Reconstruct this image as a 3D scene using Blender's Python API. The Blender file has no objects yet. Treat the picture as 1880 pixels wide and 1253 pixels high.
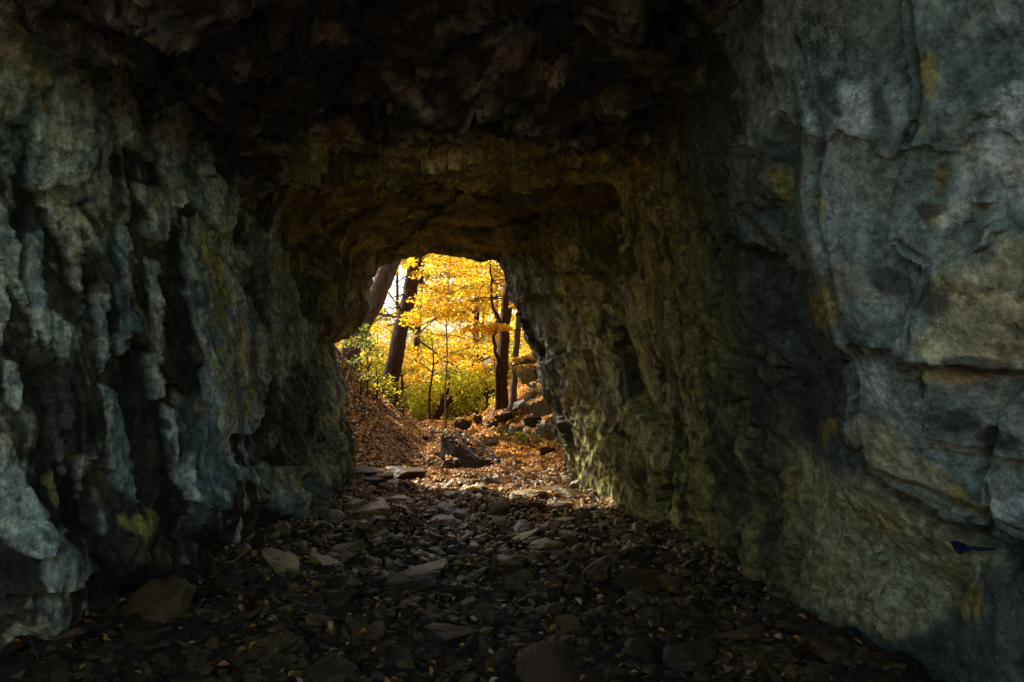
import bpy, math, random
import numpy as np
from mathutils import Vector, Matrix
from mathutils.bvhtree import BVHTree

C = bpy.context.scene.collection
sc = bpy.context.scene
R = math.radians
rng = np.random.default_rng(7)
random.seed(7)

# ------------------------------------------------------------------ camera, sky, sun, exposure
F = 1253.0                       # focal length in photograph pixels (24 mm lens)
EYE = 1.6
cam = bpy.data.cameras.new('camera')
cam.lens = 24; cam.sensor_width = 36; cam.clip_start = 0.05; cam.clip_end = 2000
co = bpy.data.objects.new('camera', cam); C.objects.link(co)
co.location = (0, 0, EYE); co.rotation_euler = (R(90), 0, 0)
sc.camera = co

SUN_EL, SUN_AZ = 42.0, -56.0     # azimuth from +Y (straight ahead), negative = to the left
w = bpy.data.worlds.new('World'); sc.world = w; w.use_nodes = True
nt = w.node_tree; nt.nodes.clear()
sky = nt.nodes.new('ShaderNodeTexSky'); sky.sky_type = 'NISHITA'; sky.sun_disc = False
sky.sun_elevation = R(SUN_EL); sky.sun_rotation = R(SUN_AZ)
sky.dust_density = 2.5; sky.air_density = 1.0; sky.ozone_density = 1.0
bg = nt.nodes.new('ShaderNodeBackground'); bg.inputs[1].default_value = 0.15
wo = nt.nodes.new('ShaderNodeOutputWorld')
nt.links.new(sky.outputs[0], bg.inputs[0]); nt.links.new(bg.outputs[0], wo.inputs[0])

sl = bpy.data.lights.new('sun', 'SUN'); sl.energy = 5.0; sl.angle = R(0.5); sl.color = (1.0, 0.93, 0.82)
so = bpy.data.objects.new('sun', sl); C.objects.link(so)
d = Vector((math.sin(R(SUN_AZ)) * math.cos(R(SUN_EL)), math.cos(R(SUN_AZ)) * math.cos(R(SUN_EL)), math.sin(R(SUN_EL))))
so.rotation_euler = d.to_track_quat('Z', 'Y').to_euler(); so.location = (0, 30, 30)

sc.view_settings.view_transform = 'Standard'; sc.view_settings.look = 'None'
sc.view_settings.gamma = 1.0; sc.view_settings.use_curve_mapping = False
sc.view_settings.exposure = 1.25
sc.cycles.max_bounces = 8; sc.cycles.diffuse_bounces = 4; sc.cycles.transmission_bounces = 4
sc.cycles.use_denoising = True
sc.cycles.sample_clamp_indirect = 4.0

# ------------------------------------------------------------------ numpy noise
def _hash(ix, iy, iz, s):
    h = (ix.astype(np.int64) * 374761393 + iy.astype(np.int64) * 668265263 + iz.astype(np.int64) * 2147483647 + s * 974634777) & 0xffffffff
    h = ((h ^ (h >> 13)) * 1274126177) & 0xffffffff
    h = ((h ^ (h >> 16)) * 2246822519) & 0xffffffff
    return h ^ (h >> 15)
_a = np.arange(64) * (math.pi * (3 - math.sqrt(5))); _z = 1 - 2 * (np.arange(64) + .5) / 64
_G = np.stack([np.cos(_a) * np.sqrt(1 - _z * _z), np.sin(_a) * np.sqrt(1 - _z * _z), _z], 1).astype(np.float32)
def perlin(P, s=0):
    P = np.asarray(P, np.float32); f0 = np.floor(P); f = P - f0; i = f0.astype(np.int64)
    u = f * f * f * (f * (f * 6 - 15) + 10)
    r = 0
    for dx in (0, 1):
        for dy in (0, 1):
            for dz in (0, 1):
                g = _G[_hash(i[:, 0] + dx, i[:, 1] + dy, i[:, 2] + dz, s) & 63]
                dd = (f[:, 0] - dx) * g[:, 0] + (f[:, 1] - dy) * g[:, 1] + (f[:, 2] - dz) * g[:, 2]
                wt = (u[:, 0] if dx else 1 - u[:, 0]) * (u[:, 1] if dy else 1 - u[:, 1]) * (u[:, 2] if dz else 1 - u[:, 2])
                r = r + dd * wt
    return r * 1.6
def fbm(P, octv=4, s=0, gain=.5):
    r = 0; a = 1; t = 0
    for o in range(octv):
        r = r + a * perlin(P * (2.03 ** o) + 17.3 * o, s + o); t += a; a *= gain
    return r / t
def ridged(P, octv=4, s=0):
    r = 0; a = 1; t = 0
    for o in range(octv):
        r = r + a * (1 - 2 * np.abs(perlin(P * (2.1 ** o) + 9.1 * o, s + o))); t += a; a *= .5
    return r / t
def voronoi(P, s=0):
    """F1, F2, random value of the nearest cell and a random tilt plane inside it"""
    P = np.asarray(P, np.float32); i = np.floor(P).astype(np.int64)
    n = len(P); d1 = np.full(n, 9., np.float32); d2 = np.full(n, 9., np.float32); v = np.zeros(n, np.float32); tl = np.zeros(n, np.float32)
    for dx in (-1, 0, 1):
        for dy in (-1, 0, 1):
            for dz in (-1, 0, 1):
                c = i + np.array([dx, dy, dz])
                h = _hash(c[:, 0], c[:, 1], c[:, 2], s)
                q = np.stack([(h & 1023) / 1023., ((h >> 10) & 1023) / 1023., ((h >> 20) & 1023) / 1023.], 1).astype(np.float32)
                df = c + q - P; dd = np.sqrt((df * df).sum(1))
                m = dd < d1
                d2 = np.where(m, d1, np.minimum(d2, dd)); d1 = np.where(m, dd, d1)
                hv = ((h >> 7) & 255) / 255.
                v = np.where(m, hv, v)
                g = _G[(h >> 4) & 63]
                tl = np.where(m, (df * g).sum(1), tl)
    return d1, d2, v, tl
def plates(P, s=0):
    """nearest cell value and offset from its centre (for flat hanging plates)"""
    P = np.asarray(P, np.float32); i = np.floor(P).astype(np.int64); n = len(P)
    d1 = np.full(n, 99., np.float32); v = np.zeros(n, np.float32); off = np.zeros((n, 3), np.float32); v2 = np.zeros(n, np.float32)
    for dx in (-1, 0, 1):
        for dy in (-1, 0, 1):
            for dz in (-1, 0, 1):
                c = i + np.array([dx, dy, dz]); h = _hash(c[:, 0], c[:, 1], c[:, 2], s)
                q = np.stack([(h & 1023) / 1023., ((h >> 10) & 1023) / 1023., ((h >> 20) & 1023) / 1023.], 1).astype(np.float32)
                df = c + q - P; dd = (df * df).sum(1); m = dd < d1
                d1 = np.where(m, dd, d1); v = np.where(m, ((h >> 7) & 255) / 255., v); v2 = np.where(m, ((h >> 13) & 255) / 255., v2); off = np.where(m[:, None], -df, off)
    return v, v2, off
def ss(a, b, x):
    t = np.clip((x - a) / (b - a), 0, 1); return t * t * (3 - 2 * t)
def poly_sd(px, py, poly):
    """signed distance to polygon, positive inside"""
    poly = np.array(poly, float); n = len(poly); best = np.full(px.shape, 1e9); ins = np.zeros(px.shape, bool)
    for k in range(n):
        ax, ay = poly[k]; bx, by = poly[(k + 1) % n]
        ex, ey = bx - ax, by - ay
        t = np.clip(((px - ax) * ex + (py - ay) * ey) / (ex * ex + ey * ey + 1e-9), 0, 1)
        best = np.minimum(best, (px - ax - t * ex) ** 2 + (py - ay - t * ey) ** 2)
        c = (ay > py) != (by > py)
        xi = (bx - ax) * (py - ay) / (by - ay + 1e-12) + ax
        ins ^= c & (px < xi)
    return np.where(ins, 1, -1) * np.sqrt(best)
def line_d(px, py, pl):
    best = np.full(px.shape, 1e9)
    for (ax, ay), (bx, by) in zip(pl[:-1], pl[1:]):
        ex, ey = bx - ax, by - ay
        t = np.clip(((px - ax) * ex + (py - ay) * ey) / (ex * ex + ey * ey + 1e-9), 0, 1)
        best = np.minimum(best, (px - ax - t * ex) ** 2 + (py - ay - t * ey) ** 2)
    return np.sqrt(best)

def at(px, py, Y):               # a point at distance Y seen in direction (px, py) of the photo
    return Vector(((px - 940) / F * Y, Y, EYE + (626 - py) / F * Y))

# ------------------------------------------------------------------ mesh helpers
def link(o, parent=None):
    C.objects.link(o)
    if parent is not None: o.parent = parent
    return o
def np_mesh(name, V, loops, starts, totals, mat=None, smooth=True):
    me = bpy.data.meshes.new(name)
    me.vertices.add(len(V)); me.vertices.foreach_set('co', np.asarray(V, np.float32).ravel())
    me.loops.add(len(loops)); me.loops.foreach_set('vertex_index', np.asarray(loops, np.int32))
    me.polygons.add(len(starts)); me.polygons.foreach_set('loop_start', np.asarray(starts, np.int32))
    me.polygons.foreach_set('loop_total', np.asarray(totals, np.int32))
    me.update(calc_edges=True); me.validate()
    me.polygons.foreach_set('use_smooth', np.full(len(me.polygons), smooth))
    if mat: me.materials.append(mat)
    return me
def grid_mesh(name, P, mat, col=None, facemask=None, smooth=True, flip=False):
    nv, nu = P.shape[:2]
    idx = np.arange(nv * nu).reshape(nv, nu)
    q = np.stack([idx[:-1, :-1], idx[:-1, 1:], idx[1:, 1:], idx[1:, :-1]], -1)
    if facemask is not None: q = q[facemask]
    q = q.reshape(-1, 4)
    if flip: q = q[:, ::-1]
    used, inv = np.unique(q.ravel(), return_inverse=True)
    V = P.reshape(-1, 3)[used]
    me = np_mesh(name, V, inv, np.arange(len(q)) * 4, np.full(len(q), 4), mat, smooth)
    if col is not None:
        a = me.color_attributes.new('Col', 'FLOAT_COLOR', 'POINT')
        cc = np.ones((len(used), 4), np.float32); cc[:, :3] = col.reshape(-1, 3)[used]
        a.data.foreach_set('color', cc.ravel())
    return me
def tag(o, label=None, cat=None, group=None, kind=None):
    if label: o['label'] = label
    if cat: o['category'] = cat
    if group: o['group'] = group
    if kind: o['kind'] = kind
    return o
def empty(name, loc):
    o = bpy.data.objects.new(name, None); C.objects.link(o); o.location = loc; o.empty_display_size = .2
    return o
def cat_mesh(name, parts, mat, smooth=True):
    """parts: list of (V, faces list) -> one mesh"""
    Vs = []; L = []; T = []; off = 0
    for V, Fc in parts:
        Vs.append(np.asarray(V, np.float32))
        for f in Fc: L.extend([i + off for i in f]); T.append(len(f))
        off += len(V)
    S = np.concatenate([[0], np.cumsum(T)[:-1]])
    return np_mesh(name, np.concatenate(Vs), L, S, T, mat, smooth)
def tube(path, radii, n=8, bumpy=0.0, seed=0):
    path = [Vector(p) for p in path]; V = []; Fc = []
    m = len(path); up = Vector((0.13, 0.9, 0.3)).normalized()
    for k, p in enumerate(path):
        t = (path[min(k + 1, m - 1)] - path[max(k - 1, 0)]).normalized()
        a = t.cross(up).normalized(); b = t.cross(a).normalized()
        for j in range(n):
            an = 2 * math.pi * j / n
            r = radii[k] * (1 + bumpy * math.sin(an * 3 + seed + k * .35) * .5 + bumpy * math.sin(an * 5 + seed * 2) * .5)
            V.append(p + a * math.cos(an) * r + b * math.sin(an) * r)
    for k in range(m - 1):
        for j in range(n):
            Fc.append((k * n + j, k * n + (j + 1) % n, (k + 1) * n + (j + 1) % n, (k + 1) * n + j))
    Fc.append(tuple(range(n))[::-1]); Fc.append(tuple((m - 1) * n + j for j in range(n)))
    return [tuple(v) for v in V], Fc
def smooth_path(pts, n):
    pts = [Vector(p) for p in pts]; out = []
    m = len(pts) - 1
    for i in range(n + 1):
        u = i / n * m; k = min(int(u), m - 1); t = u - k
        p0 = pts[max(k - 1, 0)]; p1 = pts[k]; p2 = pts[k + 1]; p3 = pts[min(k + 2, m)]
        out.append(.5 * ((2 * p1) + (p2 - p0) * t + (2 * p0 - 5 * p1 + 4 * p2 - p3) * t * t + (3 * p1 - p0 - 3 * p2 + p3) * t ** 3))
    return out

# ------------------------------------------------------------------ materials
def new_mat(name):
    m = bpy.data.materials.new(name); m.use_nodes = True; t = m.node_tree; t.nodes.clear()
    out = t.nodes.new('ShaderNodeOutputMaterial'); return m, t, out
def N(t, kind, **kw):
    n = t.nodes.new(kind)
    for k, v in kw.items(): setattr(n, k, v)
    return n
def noise(t, vec, scale, detail=6, rough=.6, dist=0.):
    n = N(t, 'ShaderNodeTexNoise'); n.inputs['Scale'].default_value = scale; n.inputs['Detail'].default_value = detail
    n.inputs['Roughness'].default_value = rough; n.inputs['Distortion'].default_value = dist
    t.links.new(vec, n.inputs['Vector']); return n
def ramp(t, fac, stops):
    r = N(t, 'ShaderNodeValToRGB'); el = r.color_ramp.elements
    while len(el) < len(stops): el.new(.5)
    for e, (p, c) in zip(el, stops):
        e.position = p; e.color = (*c, 1) if len(c) == 3 else c
    t.links.new(fac, r.inputs[0]); return r
def mixc(t, fac, a, b, mode='MIX'):
    m = N(t, 'ShaderNodeMix', data_type='RGBA', blend_type=mode)
    for sock, v in ((0, fac), (6, a), (7, b)):
        if hasattr(v, 'links') or isinstance(v, bpy.types.NodeSocket): t.links.new(v, m.inputs[sock])
        elif sock == 0: m.inputs[0].default_value = v
        else: m.inputs[sock].default_value = (*v, 1)
    return m.outputs[2]
def mapping(t, vec, scale=(1, 1, 1), rot=(0, 0, 0)):
    m = N(t, 'ShaderNodeMapping'); m.inputs['Scale'].default_value = scale; m.inputs['Rotation'].default_value = rot
    t.links.new(vec, m.inputs['Vector']); return m.outputs[0]
def bumpn(t, h, strength, dist, nrm=None):
    b = N(t, 'ShaderNodeBump'); b.inputs['Strength'].default_value = strength; b.inputs['Distance'].default_value = dist
    t.links.new(h, b.inputs['Height'])
    if nrm is not None: t.links.new(nrm, b.inputs['Normal'])
    return b.outputs[0]

def rock_wall_mat(name, streak_rot, streak_scale, rough=.62, grain=(1, 1, 1)):
    m, t, out = new_mat(name)
    p = N(t, 'ShaderNodeBsdfPrincipled'); t.links.new(p.outputs[0], out.inputs[0])
    geo = N(t, 'ShaderNodeNewGeometry'); pos = geo.outputs['Position']
    at_ = N(t, 'ShaderNodeAttribute', attribute_name='Col')
    st = mapping(t, pos, streak_scale, streak_rot)
    n1 = noise(t, st, 9, 8, .72, .1); n2 = noise(t, pos, 19, 10, .78, .1); n3 = noise(t, pos, 3.2, 5, .6, .1)
    n4 = noise(t, pos, 140, 3, .7)
    c1 = ramp(t, n1.outputs[0], [(.3, (.40, .40, .38)), (.5, (.95, .97, 1.0)), (.68, (1.7, 1.66, 1.6))])
    c2 = ramp(t, n2.outputs[0], [(.36, (.28, .27, .24)), (.48, (.9, .9, .9)), (.52, (1.1, 1.1, 1.1)), (.64, (1.8, 1.8, 1.75))])
    c = mixc(t, .8, at_.outputs[0], c1.outputs[0], 'MULTIPLY')
    c = mixc(t, .85, c, c2.outputs[0], 'MULTIPLY')
    n5 = noise(t, mapping(t, pos, grain), 60, 8, .8); c5 = ramp(t, n5.outputs[0], [(.36, (.45, .45, .42)), (.5, (1, 1, 1)), (.62, (1.7, 1.7, 1.65))]); c = mixc(t, .5, c, c5.outputs[0], 'MULTIPLY')
    c3 = ramp(t, n3.outputs[0], [(.35, (.75, .95, 1.1)), (.55, (1, 1, 1)), (.7, (1.25, 1.02, .62))])
    c = mixc(t, .6, c, c3.outputs[0], 'MULTIPLY')
    nm_ = noise(t, pos, 1.7, 3, .5)
    for sc_, wd, am in ((2.2, .018, .85), (7.0, .03, .7)):
        vc = N(t, 'ShaderNodeTexVoronoi', feature='DISTANCE_TO_EDGE'); vc.inputs['Scale'].default_value = sc_
        t.links.new(mixv(t, mapping(t, pos, (1, 1.3, .55), (R(20), R(12), 0)), n2.outputs['Color'], .22), vc.inputs['Vector'])
        ln = ramp(t, vc.outputs['Distance'], [(0, (.12, .11, .09)), (wd, (1, 1, 1))])
        mk_ = ramp(t, nm_.outputs[0], [(.42, (0, 0, 0)), (.58, (am,) * 3)])
        c = mixc(t, mk_.outputs[0], c, mixc(t, 1.0, c, ln.outputs[0], 'MULTIPLY'))
    sp = ramp(t, n4.outputs[0], [(.58, (0, 0, 0)), (.72, (1, 1, 1))])
    c = mixc(t, mathm(t, sp.outputs[0], .35), c, (.30, .30, .28))
    t.links.new(c, p.inputs['Base Color'])
    rr = ramp(t, n2.outputs[0], [(.3, (rough - .12,) * 3), (.7, (rough + .25,) * 3)])
    t.links.new(rr.outputs[0], p.inputs['Roughness']); p.inputs['Specular IOR Level'].default_value = .35
    nr = noise(t, st, 14, 6, .6); nr.noise_type = 'RIDGED_MULTIFRACTAL'
    b = bumpn(t, nr.outputs[0], .6, .014); b = bumpn(t, n2.outputs[0], .9, .022, b); b = bumpn(t, n5.outputs[0], .6, .006, b); b = bumpn(t, n4.outputs[0], .7, .004, b)
    vo = N(t, 'ShaderNodeTexVoronoi', feature='DISTANCE_TO_EDGE'); vo.inputs['Scale'].default_value = 5.5
    t.links.new(mixv(t, st, n3.outputs['Color'], .5), vo.inputs['Vector'])
    vr = ramp(t, vo.outputs['Distance'], [(0, (0, 0, 0)), (.035, (1, 1, 1))])
    b = bumpn(t, vr.outputs[0], .35, .012, b)
    t.links.new(b, p.inputs['Normal'])
    return m
def mathm(t, a, k, op='MULTIPLY'):
    m = N(t, 'ShaderNodeMath', operation=op); t.links.new(a, m.inputs[0]); m.inputs[1].default_value = k; return m.outputs[0]
def mixv(t, a, b, k):
    s = N(t, 'ShaderNodeVectorMath', operation='SCALE'); t.links.new(b, s.inputs[0]); s.inputs['Scale'].default_value = k
    s2 = N(t, 'ShaderNodeVectorMath', operation='ADD'); t.links.new(a, s2.inputs[0]); t.links.new(s.outputs[0], s2.inputs[1]); return s2.outputs[0]

M = {}
M['left'] = rock_wall_mat('left_wall_rock', (0, R(14), 0), (2.6, 1.6, .35), grain=(1, 1, .45))
M['right'] = rock_wall_mat('right_wall_rock', (0, R(-10), 0), (1.5, 1.4, .8), grain=(.7, .7, 1.1))
M['ceil'] = rock_wall_mat('ceiling_rock', (0, 0, R(35)), (1.6, .5, 1.0), .7)

def stone_mat(name, cols, rough=.7, wet=.3):
    m, t, out = new_mat(name)
    p = N(t, 'ShaderNodeBsdfPrincipled'); t.links.new(p.outputs[0], out.inputs[0])
    tc = N(t, 'ShaderNodeTexCoord'); oi = N(t, 'ShaderNodeObjectInfo'); geo = N(t, 'ShaderNodeNewGeometry')
    v = mixv(t, geo.outputs['Position'], oi.outputs['Color'], 0)
    n1 = noise(t, v, 11, 7, .65, .5); n2 = noise(t, v, 60, 6, .7)
    add = N(t, 'ShaderNodeMath', operation='ADD'); t.links.new(oi.outputs['Random'], add.inputs[0]); t.links.new(geo.outputs['Random Per Island'], add.inputs[1])
    fr = N(t, 'ShaderNodeMath', operation='FRACT'); t.links.new(add.outputs[0], fr.inputs[0])
    k = len(cols)
    c0 = ramp(t, fr.outputs[0], [(i / (k - 1), c) for i, c in enumerate(cols)])
    c1 = ramp(t, n1.outputs[0], [(.3, (.5, .48, .45)), (.5, (1, 1, 1)), (.7, (1.5, 1.45, 1.3))])
    c2 = ramp(t, n2.outputs[0], [(.3, (.6, .6, .58)), (.7, (1.4, 1.4, 1.4))])
    c = mixc(t, .9, c0.outputs[0], c1.outputs[0], 'MULTIPLY'); c = mixc(t, .8, c, c2.outputs[0], 'MULTIPLY')
    t.links.new(c, p.inputs['Base Color']); p.inputs['Roughness'].default_value = rough; p.inputs['Specular IOR Level'].default_value = wet
    b = bumpn(t, n1.outputs[0], .6, .03); b = bumpn(t, n2.outputs[0], .7, .008, b); t.links.new(b, p.inputs['Normal'])
    return m
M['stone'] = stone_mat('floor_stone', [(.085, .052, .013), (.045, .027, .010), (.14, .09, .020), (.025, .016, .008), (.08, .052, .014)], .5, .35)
M['outstone'] = stone_mat('bank_stone', [(.10, .11, .085), (.15, .16, .12), (.08, .08, .065)], .75)
M['mossstone'] = stone_mat('mossy_stone', [(.12, .12, .05), (.18, .18, .08), (.14, .12, .06)], .85)
M['boulder'] = stone_mat('boulder_stone', [(.042, .034, .024), (.042, .034, .024)], .85, .15)

def ground_mat(name, a, b, c, bs=.03):
    m, t, out = new_mat(name)
    p = N(t, 'ShaderNodeBsdfPrincipled'); t.links.new(p.outputs[0], out.inputs[0])
    geo = N(t, 'ShaderNodeNewGeometry'); pos = geo.outputs['Position']
    n1 = noise(t, pos, 2.2, 6, .6, .4); n2 = noise(t, pos, 28, 8, .7, .3)
    vo = N(t, 'ShaderNodeTexVoronoi'); vo.inputs['Scale'].default_value = 26; t.links.new(pos, vo.inputs['Vector'])
    c1 = ramp(t, n1.outputs[0], [(.35, a), (.6, b)]); c2 = ramp(t, n2.outputs[0], [(.3, (.4, .4, .4)), (.7, (1.6, 1.6, 1.6))])
    cc = mixc(t, .9, c1.outputs[0], c2.outputs[0], 'MULTIPLY')
    r3 = ramp(t, vo.outputs['Color'], [(.55, (0, 0, 0)), (.8, (1, 1, 1))])
    cc = mixc(t, r3.outputs[0], cc, c)
    t.links.new(cc, p.inputs['Base Color']); p.inputs['Roughness'].default_value = .85; p.inputs['Specular IOR Level'].default_value = .25
    bb = bumpn(t, n2.outputs[0], .9, bs); bb = bumpn(t, vo.outputs['Distance'], .6, .02, bb); t.links.new(bb, p.inputs['Normal'])
    return m
M['litstone'] = stone_mat('lit_floor_stone', [(.22, .15, .035), (.12, .09, .026), (.32, .215, .05), (.08, .06, .02), (.24, .17, .045)], .34, .8)  # paler copy of the floor stone: daylight near the mouth put into the colour
M['cavefloor'] = ground_mat('cave_floor_dirt', (.030, .017, .009), (.055, .033, .014), (.09, .055, .018))
M['ground'] = ground_mat('leafy_soil', (.05, .028, .014), (.085, .045, .018), (.22, .10, .03))

def leaf_mat(name, cols, trans=.6):
    m, t, out = new_mat(name)
    geo = N(t, 'ShaderNodeNewGeometry'); k = len(cols)
    c0 = ramp(t, geo.outputs['Random Per Island'], [(i / (k - 1), c) for i, c in enumerate(cols)])
    n = noise(t, geo.outputs['Position'], 1.3, 3)
    c1 = ramp(t, n.outputs[0], [(.35, (.75, .8, .7)), (.65, (1.2, 1.15, 1.1))])
    c = mixc(t, .8, c0.outputs[0], c1.outputs[0], 'MULTIPLY')
    dfs = N(t, 'ShaderNodeBsdfPrincipled'); dfs.inputs['Roughness'].default_value = .5; dfs.inputs['Specular IOR Level'].default_value = .3
    tr = N(t, 'ShaderNodeBsdfTranslucent')
    t.links.new(c, dfs.inputs['Base Color']); t.links.new(c, tr.inputs['Color'])
    mx = N(t, 'ShaderNodeMixShader'); mx.inputs[0].default_value = trans
    t.links.new(dfs.outputs[0], mx.inputs[1]); t.links.new(tr.outputs[0], mx.inputs[2]); t.links.new(mx.outputs[0], out.inputs[0])
    return m
M['yellow'] = leaf_mat('yellow_leaves', [(.84, .50, .012), (.90, .60, .025), (.78, .35, .01), (.70, .55, .03), (.93, .74, .12)])
M['orange'] = leaf_mat('orange_leaves', [(.82, .42, .01), (.84, .52, .015), (.74, .32, .015), (.84, .58, .02)])
M['lime'] = leaf_mat('lime_leaves', [(.66, .62, .04), (.78, .68, .04), (.46, .50, .04), (.85, .68, .04), (.32, .40, .03)])
M['green'] = leaf_mat('green_leaves', [(.14, .22, .03), (.26, .30, .03), (.10, .15, .02), (.40, .34, .03), (.5, .36, .03)])
M['litter'] = leaf_mat('leaf_litter', [(.44, .22, .07), (.60, .28, .06), (.22, .10, .04), (.70, .38, .10), (.44, .27, .15), (.62, .44, .26), (.14, .06, .03), (.74, .36, .03)], .12)
M['litter_bright'] = leaf_mat('bright_litter', [(.62, .28, .03), (.72, .34, .03), (.48, .20, .03), (.74, .42, .06), (.40, .20, .06)], .25)

def bark_mat(name, c1, c2, sc_=(9, 9, 1.1)):
    m, t, out = new_mat(name)
    p = N(t, 'ShaderNodeBsdfPrincipled'); t.links.new(p.outputs[0], out.inputs[0])
    geo = N(t, 'ShaderNodeNewGeometry'); v = mapping(t, geo.outputs['Position'], sc_)
    n1 = noise(t, v, 3.0, 8, .7, .6)
    r1 = ramp(t, n1.outputs[0], [(.35, c1), (.65, c2)])
    t.links.new(r1.outputs[0], p.inputs['Base Color']); p.inputs['Roughness'].default_value = .9; p.inputs['Specular IOR Level'].default_value = .15
    t.links.new(bumpn(t, n1.outputs[0], 1.0, .06), p.inputs['Normal'])
    return m
M['bark_dark'] = bark_mat('dark_bark', (.018, .010, .006), (.13, .075, .045), (16, 16, 1.6))
M['bark_grey'] = bark_mat('grey_bark', (.035, .025, .02), (.24, .17, .14), (16, 16, 1.6))
M['bark_light'] = bark_mat('pale_bark', (.16, .11, .08), (.34, .25, .18))
M['twig'] = bark_mat('twig_bark', (.12, .09, .05), (.30, .24, .14), (20, 20, 20))

# ------------------------------------------------------------------ terrain height
def hfun(x, y):
    x = np.asarray(x, float); y = np.asarray(y, float); sh = x.shape
    P = np.stack([x.ravel(), y.ravel(), np.zeros(x.size)], 1)
    n = (fbm(P * .9, 4, 3) * .13 + fbm(P * 2.4, 3, 8) * .07).reshape(sh)
    out = ss(7.9, 9.0, y)
    footL = np.interp(y, [0, 8, 10, 13, 15], [-9, -1.45, -1.25, -1.75, -2.2])
    footR = np.interp(y, [7.5, 8.5, 9.6, 10.5, 11.2, 12, 13, 14.5], [1.5, .95, .70, .38, .08, -.42, -.75, -1.0])
    L = np.clip(footL - x, 0, 2.2) * np.interp(y, [8, 10, 14], [.88, .92, .85])
    Rr = np.clip(x - footR, 0, 2.2); Rr = Rr * np.interp(y, [8.5, 11, 13], [1.35, 1.25, .9])
    lump = fbm(P * 1.3 + 5, 4, 21).reshape(sh) * 1.7
    h = out * (L + Rr) * (1 + .22 * lump)
    dip = np.clip(y - 13.2, 0, 14) * .26 * ss(-3.5, -1.5, x) + np.clip(y - 14.5, 0, 12) * .26 * (1 - ss(-3.5, -1.5, x))
    h = h * (1 - ss(14, 22, y)) - dip
    h = h + n * (1 + .4 * out)
    h = h + .22 * (1 - ss(-1.6, -2.6, -np.abs(x))) * 0
    h = h + 3.2 * ss(-2.2, -7.5, y) * (1 - ss(20, 60, np.hypot(x, y)))  # berm added behind the camera to cut off low sky light
    inside = 1 - out
    wl = np.interp(y, [3, 4.5, 6, 8], [-2.5, -2.2, -1.85, -1.75]); wr = np.interp(y, [3, 4.5, 6, 8], [1.7, 1.55, 1.65, .7])
    edge = ss(.55, 0, x - wl) + ss(.5, 0, wr - x)
    h = h + inside * edge * .09
    far = ss(60, 300, np.hypot(x, y)); h = h * (1 - far) + far * (-2)
    return h

gx = np.concatenate([-np.geomspace(400, 3.6, 34), np.arange(-3.5, 3.5, .035), np.geomspace(3.6, 400, 34)])
gy = np.concatenate([-np.geomspace(400, 1.2, 24), np.arange(-1, 2.4, .12), np.arange(2.45, 9, .022), np.arange(9, 16.5, .045), np.geomspace(16.8, 400, 50)])
GX, GY = np.meshgrid(gx, gy)
GZ = hfun(GX, GY)
# rubbly micro relief of the cave floor
Pf = np.stack([GX.ravel(), GY.ravel(), GX.ravel() * 0], 1)
fm = (np.abs(Pf[:, 0]) < 3.5) & (Pf[:, 1] > 2) & (Pf[:, 1] < 13)
d1, d2, vv, tl = voronoi(Pf[fm] * 7.5 + .35 * fbm(Pf[fm] * 6, 2, 5)[:, None], 11)
zz = GZ.ravel(); zz[fm] += ((vv - .5) * .05 + tl * .035) * (.35 + .65 * (1 - ss(7.5, 8.6, Pf[fm][:, 1]))); GZ = zz.reshape(GZ.shape)
PG = np.stack([GX, GY, GZ], -1)
cy = .5 * (GY[:-1, :-1] + GY[1:, 1:]); cx = .5 * (GX[:-1, :-1] + GX[1:, 1:])
infl = (cy < 8.15) & (cy > -2.5) & (np.abs(cx) < 4.2)
fl = link(bpy.data.objects.new('cave_floor', grid_mesh('cave_floor', PG, M['cavefloor'], facemask=infl))); fl['kind'] = 'structure'
gr = link(bpy.data.objects.new('ground', grid_mesh('ground', PG, M['ground'], facemask=~infl))); gr['kind'] = 'structure'

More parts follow.
